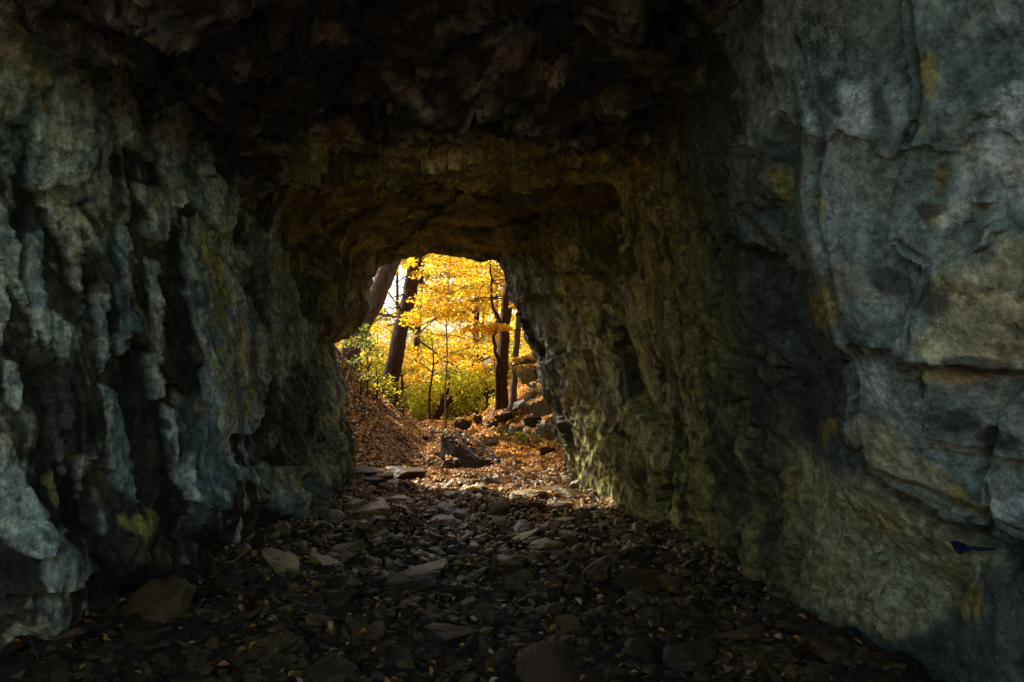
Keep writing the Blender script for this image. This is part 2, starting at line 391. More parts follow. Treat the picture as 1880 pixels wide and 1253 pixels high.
# ------------------------------------------------------------------ tunnel shell
def W(Y, pts): return [((px - 940) / F * Y, EYE + (626 - py) / F * Y) for px, py in pts]
SEC = [
 (8.00, W(8.0, [(650,882),(634,760),(611,628),(655,596),(684,512),(706,482),(780,475),(850,473),(905,477),(930,525),(960,588),(988,665),(1016,775),(1050,885)])),
 (7.50, W(7.5, [(640,893),(622,770),(602,628),(640,580),(665,490),(690,450),(770,440),(860,438),(925,450),(958,520),(985,590),(1008,670),(1034,775),(1068,898)])),
 (7.00, W(7.0, [(622,905),(605,780),(588,650),(605,565),(622,470),(665,415),(765,400),(875,400),(955,425),(1002,500),(1038,590),(1060,690),(1078,800),(1100,910)])),
 (6.00, W(6.0, [(560,958),(535,830),(515,690),(505,560),(510,440),(570,355),(710,318),(890,312),(1060,340),(1118,440),(1140,560),(1160,690),(1185,820),(1215,950)])),
 (5.68, W(5.68, [(520,972),(495,840),(472,690),(465,560),(470,430),(545,335),(700,306),(895,302),(1100,330),(1142,440),(1158,560),(1185,690),(1215,830),(1245,962)])),
 (5.50, W(5.5, [(482,985),(456,850),(440,700),(436,560),(442,430),(520,335),(690,334),(900,350),(1118,352),(1136,440),(1172,560),(1205,690),(1240,830),(1275,975)])),
 (5.00, [(-2.12,0),(-2.02,.6),(-1.95,1.3),(-1.95,1.9),(-1.95,2.4),(-1.8,2.88),(-1.0,2.86),(0,2.84),(.9,2.9),(.98,2.6),(1.08,2.1),(1.2,1.4),(1.32,.7),(1.50,0)]),
 (4.30, [(-2.30,0),(-2.18,.6),(-2.10,1.3),(-2.10,1.9),(-2.1,2.45),(-1.95,2.95),(-1.0,2.98),(0,2.95),(.95,3.0),(1.03,2.6),(1.13,2.1),(1.26,1.4),(1.40,.7),(1.56,0)]),
 (3.60, [(-2.52,0),(-2.42,.6),(-2.36,1.3),(-2.34,1.9),(-2.32,2.5),(-2.12,3.05),(-1,3.15),(0,3.1),(.88,3.1),(1.03,2.6),(1.16,2.1),(1.34,1.4),(1.50,.7),(1.66,0)]),
 (3.00, [(-2.85,0),(-2.78,.6),(-2.72,1.3),(-2.68,1.9),(-2.6,2.5),(-2.3,3.15),(-1,3.25),(0,3.2),(.95,3.18),(1.12,2.6),(1.26,2.1),(1.48,1.4),(1.70,.7),(1.86,0)]),
 (2.50, [(-3.1,0),(-3.05,.6),(-3.0,1.3),(-2.95,1.9),(-2.85,2.6),(-2.5,3.2),(-1,3.3),(0,3.3),(1.15,3.2),(1.35,2.6),(1.52,2.1),(1.76,1.4),(2.0,.7),(2.15,0)]),
 (2.00, [(-3.3,0),(-3.2,.6),(-3.2,1.3),(-3.15,1.9),(-3.0,2.6),(-2.6,3.3),(-1,3.35),(0,3.35),(1.45,3.25),(1.7,2.6),(1.86,2.1),(2.08,1.4),(2.3,.7),(2.4,0)]),
 (0.9, [(-3.6,0),(-3.5,.6),(-3.5,1.3),(-3.4,1.9),(-3.3,2.6),(-2.8,3.3),(-1,3.4),(0,3.4),(1.9,3.35),(2.2,2.6),(2.4,2.1),(2.6,1.4),(2.8,.7),(2.9,0)]),
]
SEC = SEC[::-1]
NS = np.array([14, 60, 64, 64, 60, 44, 50, 50, 50, 44, 64, 74, 74, 64, 14])   # samples per span
def section_curve(pts):
    p = [(pts[0][0] - .35, -.5)] + list(pts) + [(pts[-1][0] + .35, -.5)]
    p = np.array(p); out = []
    for k in range(len(p) - 1):
        p0 = p[max(k - 1, 0)]; p1 = p[k]; p2 = p[k + 1]; p3 = p[min(k + 2, len(p) - 1)]
        t = (np.arange(NS[k]) / NS[k])[:, None]
        cr = .5 * (2 * p1 + (p2 - p0) * t + (2 * p0 - 5 * p1 + 4 * p2 - p3) * t * t + (3 * p1 - p0 - 3 * p2 + p3) * t ** 3)
        ln = p1 + (p2 - p1) * t
        out.append(.55 * cr + .45 * ln)
    out.append(p[-1][None]); return np.concatenate(out)
SY = np.array([s[0] for s in SEC]); SCV = np.array([section_curve(s[1]) for s in SEC])   # (ns, nu, 2)
ys = [0.9]
while ys[-1] < 8.0:
    y = ys[-1]
    st = .06 if y < 1.6 else min(.0062 + .0022 * max(y - 1.5, 0), .014)
    ys.append(min(y + st, 8.0))
ys = np.array(ys); NU = SCV.shape[1]; NV = len(ys)
k = np.clip(np.searchsorted(SY, ys, 'right') - 1, 0, len(SY) - 2); tt = ((ys - SY[k]) / (SY[k + 1] - SY[k]))[:, None, None]
B = SCV[k] * (1 - tt) + SCV[k + 1] * tt
sm = (1 - ss(5.1, 5.35, ys) * (1 - ss(5.8, 6.0, ys))) * (1 - ss(7.7, 7.95, ys)) * ss(.95, 1.3, ys)
for _ in range(260):
    avg = B.copy(); avg[1:-1] = (B[:-2] + 2 * B[1:-1] + B[2:]) / 4; B = B + (avg - B) * sm[:, None, None]
base = np.stack([B[..., 0], np.repeat(ys[:, None], NU, 1), B[..., 1]], -1)
du = np.gradient(base, axis=1); dv = np.gradient(base, axis=0)
nrm = np.cross(du, dv); nrm /= np.linalg.norm(nrm, axis=-1, keepdims=True) + 1e-9
ctr = np.stack([np.full(NV, -.3), ys, np.full(NV, 1.5)], -1)[:, None]
sgn = np.sign(((ctr - base) * nrm).sum(-1)).mean(); nrm *= sgn
for _ in range(8):      # soften normals so that displacement does not fold at the corners
    nrm[1:-1] = (nrm[:-2] + nrm[1:-1] * 2 + nrm[2:]) / 4; nrm[:, 1:-1] = (nrm[:, :-2] + nrm[:, 1:-1] * 2 + nrm[:, 2:]) / 4
nrm /= np.linalg.norm(nrm, axis=-1, keepdims=True)
P0 = base.reshape(-1, 3); NN = nrm.reshape(-1, 3)
cum = np.concatenate([[0], np.cumsum(NS)])
uu = np.tile(np.arange(NU), NV)
Yc = P0[:, 1]; Zc = P0[:, 2]; Xc = P0[:, 0]
wL = 1 - ss(cum[5] - 10, cum[6] + 10, uu); wR = ss(cum[9] - 10, cum[10], uu); wC = np.clip(1 - wL - wR, 0, 1)
# design coordinates of every wall point
Yd = np.maximum(Yc, .8)
jit = fbm(P0 * 7, 3, 40); jit2 = fbm(P0 * 7 + 50, 3, 44); jit3 = fbm(P0 * 26, 2, 47)
scale_px = F / Yd
def reproj(extra):
    """where each point of the wall, at its present relief, lies in the design drawing"""
    global px, py
    q = P0 + NN * (DS + extra)[:, None]; yy = np.maximum(q[:, 1], .8)
    px = 940 + F * q[:, 0] / yy + (jit * .022 + jit3 * .006) * scale_px; py = 626 - F * (q[:, 2] - EYE) / yy + (jit2 * .022 + jit3 * .006) * scale_px
    px = np.where(Yc < .8, np.where(Xc < 0, -3000, 5000), px)
D = np.zeros(len(P0)); 
# broad lumps
nearmouth = ss(6.6, 7.9, Yc)
D += fbm(P0 * .9, 3, 1) * .13 * (1 - .55 * nearmouth)
D += fbm(P0 * 2.6, 3, 2) * .05 * (1 - .5 * (wR > .5) * (Yc < 4)) * (1 - .5 * nearmouth)
# -------- slabs of the right wall
DS = D + .06
def slab(poly, thick, wpx, cond, edge_m=.02, taper=None, puff=.25):
    """a layer of rock standing proud of the one below: thickness in m, sharp broken edge"""
    global D, DS
    reproj(thick * .9); sd = poly_sd(px, py, poly) / scale_px        # metres on the wall
    e = ss(0, edge_m, sd) * cond
    if taper is not None: thickness = thick * taper(px, py)
    else: thickness = thick
    add_ = thickness * e + puff * np.abs(thick) * ss(0, wpx, sd) * cond
    D = D + add_; DS = DS + add_
    return e
def crack(pl, depth, wid, cond):
    global D
    reproj(0); dd = line_d(px, py, pl) / scale_px
    g = np.exp(-(dd / wid) ** 2) * cond
    D = D - depth * g
    return g
cR = (Xc > .3).astype(float) * (wR > .3); cL = (Xc < -.8).astype(float)
S1 = [(1425,-500),(1432,0),(1440,80),(1475,200),(1492,262),(1478,330),(1472,400),(1486,460),(1500,520),(1512,580),(1525,630),(1562,660),(1545,672),(1541,700),(1551,740),(1547,790),(1552,830),(1572,882),(1620,922),(1700,962),(1760,985),(1830,1005),(1900,1022),(2600,1150),(4600,1150),(4600,-500)]
e1 = slab(S1, .18, .30, cR, .014)
S2 = [(1300,-500),(1318,0),(1330,130),(1326,300),(1325,400),(1345,450),(1395,492),(1440,500),(1490,540),(1530,640),(2600,700),(2600,-500)]
e2 = slab(S2, .09, .2, cR, .014)
S3 = [(1640,-500),(1645,0),(1662,110),(1668,230),(1655,270),(1640,330),(1625,440),(1650,470),(1690,492),(1676,520),(1655,590),(1632,640),(1630,684),(1668,690),(1672,750),(1690,800),(1760,830),(2600,880),(4600,880),(4600,-500)]
e3 = slab(S3, .06, .2, cR, .014)
S4 = [(1690,492),(1720,480),(1762,450),(1790,400),(1850,380),(4600,300),(4600,640),(1900,700),(1760,700),(1690,690),(1632,684),(1650,600),(1672,530)]
e4 = slab(S4, .05, .25, cR, .05)
S5 = [(1812,800),(1806,870),(1784,895),(1788,930),(1800,960),(1805,990),(1860,1012),(1900,1022),(2600,1150),(2600,560),(1880,700),(1820,770)]
e5 = slab(S5, .06, .2, cR)
S6 = [(1655,1000+180),(1700,1140),(1730,1090),(1775,1060),(1850,1045),(1900,1020),(2600,1100),(2600,1500),(1640,1300)]
e6 = slab(S6, .17, .2, cR, .05)
S7 = [(1804,1110),(1850,1060),(1865,1200),(1900,1300),(1810,1300)]
e7 = slab(S7, .05, .1, cR, .02)
S8 = [(1180,-100),(1232,0),(1258,60),(1300,110),(1330,200),(1326,300),(1322,400),(1380,500),(1420,640),(1480,760),(1560,880),(2600,1300),(2600,-500),(1180,-500)]
e8 = slab(S8, .05, .3, cR, .06)
reproj(0); und = poly_sd(px, py, [(1400,560),(1500,640),(1540,690),(1545,830),(1570,890),(1700,970),(1850,1030),(1850,1500),(1350,1300),(1300,700)]) / scale_px
D -= .20 * ss(.0, .40, und) * cR
bay = poly_sd(px, py, [(1330,400),(1440,120),(1470,240),(1465,420),(1515,600),(1545,690),(1480,760),(1400,640)]) / scale_px
D -= .10 * ss(0, .15, bay) * cR
for pl, dp in (([(1440,80),(1475,200),(1492,262),(1478,330),(1472,400),(1500,520),(1525,630),(1562,660)], .05), ([(1541,672),(1551,740),(1547,790),(1572,882),(1700,962),(1830,1005),(1900,1022)], .07),
               ([(1645,0),(1662,110),(1668,230),(1650,270)], .03), ([(1630,450),(1650,470),(1690,492)], .015), ([(1632,684),(1668,690),(1672,750)], .035), ([(1806,800),(1784,895),(1805,990)], .04), ([(1330,440),(1395,492)], .04),
               ([(1690,840),(1760,860),(1812,872)], .015), ([(1200,540),(1260,600),(1310,640),(1400,690)], .04), ([(1850,1010),(1866,1050),(1840,1085),(1838,1120)], .04), ([(1810,1110),(1812,1200)], .03)):
    crack(pl, dp * 2.0, .011, cR)
# folded ridges running down on the right wall
Pr = np.stack([Yc * 3.2 + Zc * .9, Zc * .55, Xc * 0], 1)
rd = ridged(Pr + .5 * jit[:, None], 3, 60)
m2 = ss(4.8, 6.0, Yc)
f1_, f2_, f3_, f4_ = voronoi(np.stack([Xc * 1.2 + Yc * 1.0, Yc * .8 - Zc * .5, Zc * 1.3 + Yc * .5], 1) + .12 * np.stack([jit, jit2, jit], 1), 201)
D += m2 * (wR + wC + .6 * wL) * (f4_ * .17 + (f3_ - .5) * .06) * (1 - .4 * nearmouth)
D += wR * (1 - .8 * e1) * (1 - .7 * m2) * rd * .035 * (1 - .4 * nearmouth)
low = ss(1.4, .4, Zc) * wR * ss(3.0, 3.5, Yc) * (1 - .5 * m2)
D += wR * low * ridged(np.stack([Yc * 3.6 + Zc * 2.4, Zc * .7 - Yc * .5, Xc * 0], 1), 3, 66) * .11
# plates
v1, v2, vv, tl = voronoi(np.stack([Xc * 1.0 + Yc * 2.2, Zc * 1.5 - Yc * .3, Yc * 0], 1) + .3 * np.stack([jit, jit2, jit * 0], 1), 70)
D += wR * (1 - .5 * m2) * ((vv - .5) * .03 + tl * .045) * (1 - .2 * nearmouth) * (1 - .5 * e1)
# -------- hanging flakes of the left wall
LP = [
 ([(-700,-300),(60,-300),(70,-40),(150,60),(208,180),(214,262),(190,290),(186,322),(150,350),(112,340),(90,352),(66,330),(72,282),(60,235),(0,222),(-60,232),(-700,300)], .13, .03),
 ([(90,-80),(200,60),(262,190),(300,262),(312,304),(285,296),(250,268),(222,222),(180,130),(120,20)], .10, .02),
 ([(170,-60),(255,70),(322,165),(318,212),(292,222),(268,190),(236,120),(180,40)], .10, .02),
 ([(318,225),(385,286),(432,332),(462,372),(440,420),(425,432),(398,412),(362,378),(336,384),(322,342)], .08, .02),
 ([(270,338),(318,346),(334,380),(312,446),(296,440),(280,424),(288,392),(272,360)], .09, .015),
 ([(350,395),(385,400),(430,478),(484,560),(524,640),(508,700),(495,762),(470,800),(440,800),(430,862),(408,930),(384,934),(360,900),(352,862),(382,780),(394,700),(372,600),(352,500)], .10, .02),
 ([(222,410),(252,415),(256,500),(248,560),(262,640),(240,655),(228,600),(220,540)], .06, .02),
 ([(20,660),(52,670),(60,730),(40,760),(20,740)], .06, .02),
 ([(12,790),(50,830),(62,900),(84,940),(60,1000),(24,1010),(-60,960),(-60,820)], .10, .04),
 ([(60,420),(80,470),(92,560),(80,640),(66,600),(56,500)], .04, .02),
 ([(100,560),(150,600),(130,680),(108,640)], .04, .02),
 ([(190,700),(235,720),(262,850),(258,930),(220,900),(205,800)], .06, .03),
 ([(60,380),(82,372),(100,430),(96,520),(110,600),(100,650),(84,600),(70,500)], .07, .02),
 ([(140,400),(165,420),(172,520),(160,560),(146,500)], .06, .02),
 ([(120,640),(140,650),(150,740),(138,800),(122,730)], .06, .02),
 ([(286,470),(306,480),(318,560),(306,640),(322,720),(300,740),(286,640)], .07, .02),
 ([(330,740),(352,760),(350,850),(376,930),(350,920),(328,850)], .08, .02),
 ([(196,470),(212,480),(216,640),(200,700),(190,560)], .05, .02),
 ([(-20,480),(20,500),(34,580),(18,640),(-20,600)], .07, .02),
 ([(462,380),(520,460),(560,540),(548,600),(500,560),(462,470)], .07, .03),
 ([(500,560),(560,560),(600,640),(636,700),(650,860),(600,900),(560,820),(520,720)], .05, .04),
 ([(470,1000-80),(440,860),(500,840),(600,880),(640,930),(560,960)], .05, .05),
]
eL = np.zeros(len(P0)); eY = np.zeros(len(P0))
for j, (pl, th, em) in enumerate(LP):
    y0 = min(p[1] for p in pl); y1 = max(p[1] for p in pl)
    tap = (lambda a, b: (lambda x, y: .45 + .75 * ss(a, b, y)))(max(y0, -100), y1)
    e = slab(pl, th * .55, .12, cL, em * .45, tap, 0.); eL = np.maximum(eL, e)
reproj(0)
# bulging stones at the foot of the left wall
for bx, by, rr, hh in [(95,1060,110,.20),(230,1000,80,.13),(60,980,90,.12),(330,1060,70,.14),(430,930,80,.10),(180,1130,60,.10),(10,1120,80,.16),(560,900,60,.08)]:
    q = np.hypot((px - bx), (py - by)) / rr
    D += hh * np.sqrt(np.clip(1 - q * q, 0, 1)) * cL
# flaky strata: terraced, stretched along the bedding (hanging, leaning)
sx = Yc * 3.4 + Zc * .75 * ss(1.0, 2.4, Zc); 
Ps = np.stack([sx, Zc * .85, Xc * .5], 1)
ns_ = fbm(Ps + .35 * np.stack([jit, jit2, jit], 1), 5, 80, .55)
jj = np.stack([jit, jit2, jit * 0], 1); jf = np.stack([jit3, jit3, jit3 * 0], 1)
rib = ridged(np.stack([sx * .8, Zc * .3, Xc * 0], 1) + .2 * jj, 2, 150)
pv, pw, po = plates(np.stack([sx * .95, Zc * 1.05, Xc * 0], 1) + .16 * jj + .03 * jf, 97)
qv, qw, qo = plates(np.stack([sx * 2.9, Zc * 2.1, Xc * 0], 1) + .22 * jj + .05 * jf, 98)
rv, rw_, ro = plates(np.stack([sx * 8.5, Zc * 5.0, Xc * 0], 1) + .2 * jj + .10 * jf, 99)
mk = (1 - .45 * nearmouth)
thin = ridged(np.stack([sx * 3.0, Zc * .45, Xc * 0], 1) + .25 * jj, 3, 151)
D += wL * rib * .025 * mk + wL * np.clip(thin, -.2, 1) * .014 * mk
D += wL * ((pv - .5) * .055 - po[:, 1] * .06 + po[:, 0] * (pw - .5) * .15) * mk * (1 - .6 * eL)
D += wL * ((qv - .5) * .024 - qo[:, 1] * .022 + qo[:, 0] * (qw - .5) * .085) * mk * (1 - .5 * eL)
D += wL * ((rv - .5) * .007 - ro[:, 1] * .007 + ro[:, 0] * (rw_ - .5) * .045) * mk
vA, vB, vC, vD = voronoi(P0 * np.array([1, 3.0, 3.2]) + .3 * jit[:, None], 95)
lowL = ss(1.2, .4, Zc) * wL
D += lowL * ((vC - .5) * .09 + vD * .07)
# -------- ceiling: blocky broken rock
a1, a2, a3, a4 = voronoi(P0 * np.array([2.0, 2.6, 1.6]) + .35 * np.stack([jit, jit2, jit], 1), 100)
D += wC * ((a3 - .5) * .12 + a4 * .20) * (1 - .75 * ss(5.5, 5.75, Yc))
b1, b2, b3, b4 = voronoi(P0 * np.array([6.0, 8.0, 5.0]) + .4 * jit[:, None], 104)
D += ((b3 - .5) * .020 + b4 * .030) * (wC * (1 - .7 * ss(5.6, 6, Yc)) + .35 * wL + .25 * wR * (1 - e1))
# fine grain everywhere
c1_, c2_, c3_, c4_ = voronoi(P0 * np.array([11, 11, 4.5]) + .35 * np.stack([jit3, jit, jit3], 1), 160)
grit = (1 - .7 * m2) * (1 - .65 * e1) * (1 - .6 * nearmouth) * (1 - .45 * wR) * (1 - .6 * wL) * (1 - .5 * ss(5, 6.5, Yc)) * (1 - .7 * ss(5.6, 6, Yc) * wC)
D += ((c3_ - .5) * .010 + c4_ * .022) * grit
c1_, c2_, c3_, c4_ = voronoi(P0 * np.array([26, 26, 12]) + .3 * jit3[:, None], 161)
D += ((c3_ - .5) * .004 + c4_ * .012) * grit
D += nearmouth * fbm(P0 * 3.2, 3, 190) * .09
D += fbm(P0 * 14, 3, 110) * .005 + fbm(P0 * np.array([40, 40, 25]), 2, 115) * .005
D *= ss(-1.3, 0, Yc) * .0 + 1.0
D *= 1 - .55 * wC * ss(5.55, 5.9, Yc) * (1 - ss(7.4, 7.9, Yc))
P1 = P0 + NN * D[:, None]; reproj(0)

# -------- rock colours (mineral zones, stains, painted light and shade)
def lerp(a, b, f): return a + (b - a) * f[:, None]
def cst(c): return np.tile(np.array(c, float), (len(P0), 1))
big = fbm(P0 * 1.4, 4, 130); mid = fbm(P0 * 4.0, 4, 134); fin = fbm(P0 * 13, 3, 138)
streakL = fbm(np.stack([Yc * 5 + Zc * .9, Zc * .7, Xc], 1) + .3 * jit[:, None], 4, 142)
# left wall: brown crumbly host rock with grey-teal flowstone flakes
cl = lerp(cst((.034, .028, .013)), cst((.12, .105, .055)), ss(-.25, .35, mid))
fmask = np.maximum(eL * ss(-.6, .0, mid + .3), ss(.40, .66, .40 * pv + .30 * qv + .30 * streakL + .35 * np.clip(thin, 0, 1) + .2 * mid + .12 * fin - .09 - .10 * ss(2.3, 1.6, Zc)) * .85)
cl = lerp(cl, lerp(cst((.17, .25, .225)), cst((.72, .72, .52)), ss(-.30, .32, streakL + .4 * fin)), np.clip(fmask, 0, 1))
och = np.zeros(len(P0))
def blob(x, y, rx, ry, rot=0.):
    c, s_ = math.cos(R(rot)), math.sin(R(rot)); dx = px - x; dy = py - y
    return np.clip(1 - ((dx * c + dy * s_) / rx) ** 2 - ((-dx * s_ + dy * c) / ry) ** 2 + .5 * mid + .3 * fin, 0, 1)
for a in [(60,120,22,120,-20),(395,480,24,90,-15),(450,640,14,90,0),(470,720,14,60,0),(415,560,30,130,-8),(430,700,25,90,0),(130,90,35,140,-20),(300,365,20,20,0),(520,870,70,40,0),(20,200,18,60,0),(250,960,50,35,0),(100,900,18,50,0)]: och = np.maximum(och, blob(*a) * cL)
run = fbm(np.stack([Yc * 9 + Xc * 4, Zc * 1.1, Xc * 3], 1), 4, 170)
och *= ss(-.35, .25, run + .3 * fin)
cl = lerp(cl, cst((.52, .42, .09)), ss(.1, .7, och + .6 * fin) * .8)
cl = lerp(cl, lerp(cst((.12, .11, .04)), cst((.36, .31, .10)), ss(-.1, .4, mid + .5 * fin)), ss(5.2, 6.8, Yc) * .75)  # far end yellowed in colour, as if by light spilling in
mossy = np.zeros(len(P0))
for a in [(120,740,60,90,0),(300,830,40,110,0),(180,500,60,60,0),(60,400,60,30,0),(330,620,30,110,0),(560,740,40,90,0),(260,1090,90,40,0)]: mossy = np.maximum(mossy, blob(*a) * cL)
cl = lerp(cl, cst((.035, .032, .014)), ss(.05, .5, mossy + .5 * fin) * .85)
fine_run = fbm(np.stack([sx * 7, Zc * .8, Xc * 0], 1) + .3 * jj, 3, 177)
cl = cl * (1 + .7 * np.clip(fine_run, -.8, 1.2))[:, None]
# right wall: blue-grey with ochre and black lichen
cr = lerp(cst((.13, .16, .125)), cst((.25, .28, .23)), ss(-.3, .35, big + .5 * mid))
cr = lerp(cr, cst((.40, .44, .40)), ss(.18, .55, mid + .4 * fin) * .6 * e2)
cr = cr * (.42 + .58 * np.maximum(e1, .55 * e2))[:, None]  # shade of the recess beside the slabs darkened into the colour
och = np.zeros(len(P0)); blk = np.zeros(len(P0)); pal = np.zeros(len(P0)); warm = np.zeros(len(P0))
for a in [(1390,380,28,90,8),(1480,570,50,60,-20),(1690,235,26,40,0),(1742,225,20,22,0),(1705,330,20,50,0),(1700,395,30,30,0),(1480,400,14,90,0),(1500,790,20,60,30),(1400,900,60,40,-40),(1740,1120,60,60,30),(1350,1120,30,110,35),(1690,150,20,60,0),(1760,930,60,20,30)]: och = np.maximum(och, blob(*a))
for a in [(1690,560,50,45,0),(1690,390,30,20,0),(1395,580,30,60,-15),(1620,520,50,40,0),(1510,180,20,50,-30),(1600,200,20,50,-20),(1500,720,50,60,0),(1780,680,100,18,5),(1740,780,60,30,20),(1400,140,40,12,-10),(1820,820,60,30,0),(1560,1000,90,30,0),(1230,700,30,90,0)]: blk = np.maximum(blk, blob(*a))
for a in [(1760,330,30,130,25),(1830,230,40,130,20),(1740,390,30,60,25),(1870,330,50,90,0),(1560,200,60,60,0),(1850,960,70,40,20),(1590,720,40,50,0)]: pal = np.maximum(pal, blob(*a))
for a in [(1800,560,130,90,0),(1760,640,140,60,0),(1600,830,50,90,-40),(1680,880,110,25,30),(1740,700,80,20,0),(1850,500,60,80,0)]: warm = np.maximum(warm, blob(*a))
och *= ss(-.35, .25, run + .3 * fin); pal *= ss(-.5, .2, run + .5 * fin)
cr = lerp(cr, cst((.46, .36, .18)), ss(.05, .7, warm) * .75 * cR)
cr = lerp(cr, cst((.52, .53, .46)), ss(.05, .7, pal) * .75 * cR)
cr = lerp(cr, cst((.34, .25, .05)), ss(.1, .7, och) * .75 * cR)
cr = lerp(cr, cst((.045, .05, .045)), ss(.15, .7, blk + .2 * fin) * .8 * cR)
smoothrec = poly_sd(px, py, [(1400,820),(1560,880),(1700,960),(1850,1020),(1850,1050),(1720,1100),(1680,1180),(1560,1200),(1420,1120)])
cr = lerp(cr, cst((.44, .40, .20)), ss(-20, 30, smoothrec) * .75 * cR)
farR = ss(3.3, 5.2, Yc)
cr = lerp(cr, lerp(cst((.09, .075, .022)), cst((.34, .26, .06)), ss(-.3, .4, mid + .5 * fin)), farR * .85)  # warm glow from the mouth put into the far wall's colour
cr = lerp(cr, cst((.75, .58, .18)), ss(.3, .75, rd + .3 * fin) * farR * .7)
cr = lerp(cr, cst((.045, .040, .026)), ss(6.9, 7.6, Yc) * ss(.2, .5, Zc + .3 * mid) * .95)  # jamb darkened in colour to offset sun and sky; foot kept lighter
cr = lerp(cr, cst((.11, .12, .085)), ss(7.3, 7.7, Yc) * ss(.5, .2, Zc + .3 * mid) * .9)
# ceiling
cc = lerp(cst((.045, .038, .032)), cst((.28, .27, .22)), ss(-.1, .6, mid + .5 * fin + .3 * big))
cc = lerp(cc, cst((.80, .72, .24)), ss(4.2, 5.5, Yc + 1.2 * big + .8 * mid) * .95 * (1 - ss(5.5, 5.7, Yc)) * ss(-1.9, -.9, Xc))  # pale lip rock, raised further in colour to stand for reflected glow
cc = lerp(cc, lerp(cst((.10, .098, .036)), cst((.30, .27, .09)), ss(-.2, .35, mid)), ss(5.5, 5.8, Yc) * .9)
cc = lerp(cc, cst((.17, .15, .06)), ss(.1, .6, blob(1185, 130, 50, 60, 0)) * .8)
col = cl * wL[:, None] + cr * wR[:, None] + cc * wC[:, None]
cr = cr * lerp(cst((.90, 1.0, .84)), cst((1.5, 1.62, 1.42)), 1 - ss(3.0, 4.2, Yc)); cl = cl * np.array([.95, 1.05, .88]); cc = cc * np.array([1.0, 1.05, 1.0])  # near right wall brightened through its colour instead of stronger rear light
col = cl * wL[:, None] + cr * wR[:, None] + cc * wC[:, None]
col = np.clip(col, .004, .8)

# flange: the cliff face round the mouth and round the rear opening
def flange(ring, y0, sgn_, steps):
    c = np.array([-.9 if sgn_ > 0 else 0, y0, 1.2]); out = []
    dirv = ring - c; dirv[:, 1] = 0; dirv /= np.linalg.norm(dirv, axis=1, keepdims=True)
    for a, b in steps: out.append(ring + dirv * a + np.array([0, sgn_ * b, 0]))
    return out
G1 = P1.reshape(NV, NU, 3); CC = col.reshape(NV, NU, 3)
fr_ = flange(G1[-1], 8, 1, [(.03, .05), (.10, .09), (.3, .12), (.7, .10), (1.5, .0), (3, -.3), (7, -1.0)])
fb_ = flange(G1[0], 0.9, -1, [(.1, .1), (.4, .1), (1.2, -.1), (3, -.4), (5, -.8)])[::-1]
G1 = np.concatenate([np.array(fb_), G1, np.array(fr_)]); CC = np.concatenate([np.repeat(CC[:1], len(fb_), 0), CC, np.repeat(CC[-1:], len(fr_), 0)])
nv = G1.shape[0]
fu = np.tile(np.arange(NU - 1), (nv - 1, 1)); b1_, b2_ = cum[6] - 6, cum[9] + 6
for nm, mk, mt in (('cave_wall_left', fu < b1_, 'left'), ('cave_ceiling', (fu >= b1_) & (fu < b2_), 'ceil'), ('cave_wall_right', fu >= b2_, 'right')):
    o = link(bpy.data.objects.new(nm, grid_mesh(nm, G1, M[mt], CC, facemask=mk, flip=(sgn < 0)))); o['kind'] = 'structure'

# ------------------------------------------------------------------ stones
def hull(seed, dims, npt=13, bevel=.05, fine=3, rough=.03):
    """broken angular stone: convex hull of a few points, worn edges, grain"""
    import bmesh
    r = np.random.default_rng(seed); bm = bmesh.new()
    q = r.normal(size=(npt, 3)); q /= np.abs(q).max(1, keepdims=True) ** .6 * np.linalg.norm(q, axis=1, keepdims=True) ** .4
    q *= r.uniform(.8, 1.0, (npt, 1))
    q = np.concatenate([q, np.array([[1, .3, .6], [-1, -.2, .7], [.2, 1, -.3], [-.1, -1, .5]]) * r.uniform(.7, 1.05, (4, 1))])
    for p in q: bm.verts.new(p)
    res = bmesh.ops.convex_hull(bm, input=bm.verts[:])
    bmesh.ops.delete(bm, geom=[v for v in bm.verts if not v.link_faces], context='VERTS')
    bmesh.ops.dissolve_limit(bm, angle_limit=R(14), verts=bm.verts[:], edges=bm.edges[:])
    if bevel: bmesh.ops.bevel(bm, geom=bm.edges[:], offset=bevel, segments=1, affect='EDGES', clamp_overlap=True)
    bmesh.ops.triangulate(bm, faces=bm.faces[:])
    for _ in range(fine):
        L = .22 if _ < 2 else .12
        bmesh.ops.subdivide_edges(bm, edges=[e for e in bm.edges if e.calc_length() > L], cuts=1); bmesh.ops.triangulate(bm, faces=bm.faces[:])
    bm.verts.index_update()
    V = np.array([v.co[:] for v in bm.verts]); Fc = [tuple(v.index for v in f.verts) for f in bm.faces]; bm.free()
    if fine:
        nn = V / np.linalg.norm(V, axis=1, keepdims=True)
        V = V + nn * (rough * fbm(V * 2.2 + seed, 4, seed) * 2.2 + rough * .6 * fbm(V * np.array([3, 3, 14]) + seed, 2, seed + 5))[:, None]
    return V * np.array(dims) * .5, Fc
def rock_mesh(name, sub, seed, dims, mat, rough=.05, **kw):
    me = cat_mesh(name, [hull(seed, dims, fine=sub, rough=rough)], mat, True)
    me.set_sharp_from_angle(angle=R(30)); return me
outside_rocks = []
def rock(name, label, cat, loc, dims, seed, mat, rot=(0, 0, 0), sub=3, group=None, out=False, **kw):
    o = link(bpy.data.objects.new(name, rock_mesh(name, sub, seed, dims, M[mat], **kw)))
    o.location = loc; o.rotation_euler = [R(a) for a in rot]; tag(o, label, cat, group)
    if out: outside_rocks.append(o)
    return o
def hz(x, y): return float(hfun(np.array([x]), np.array([y]))[0])

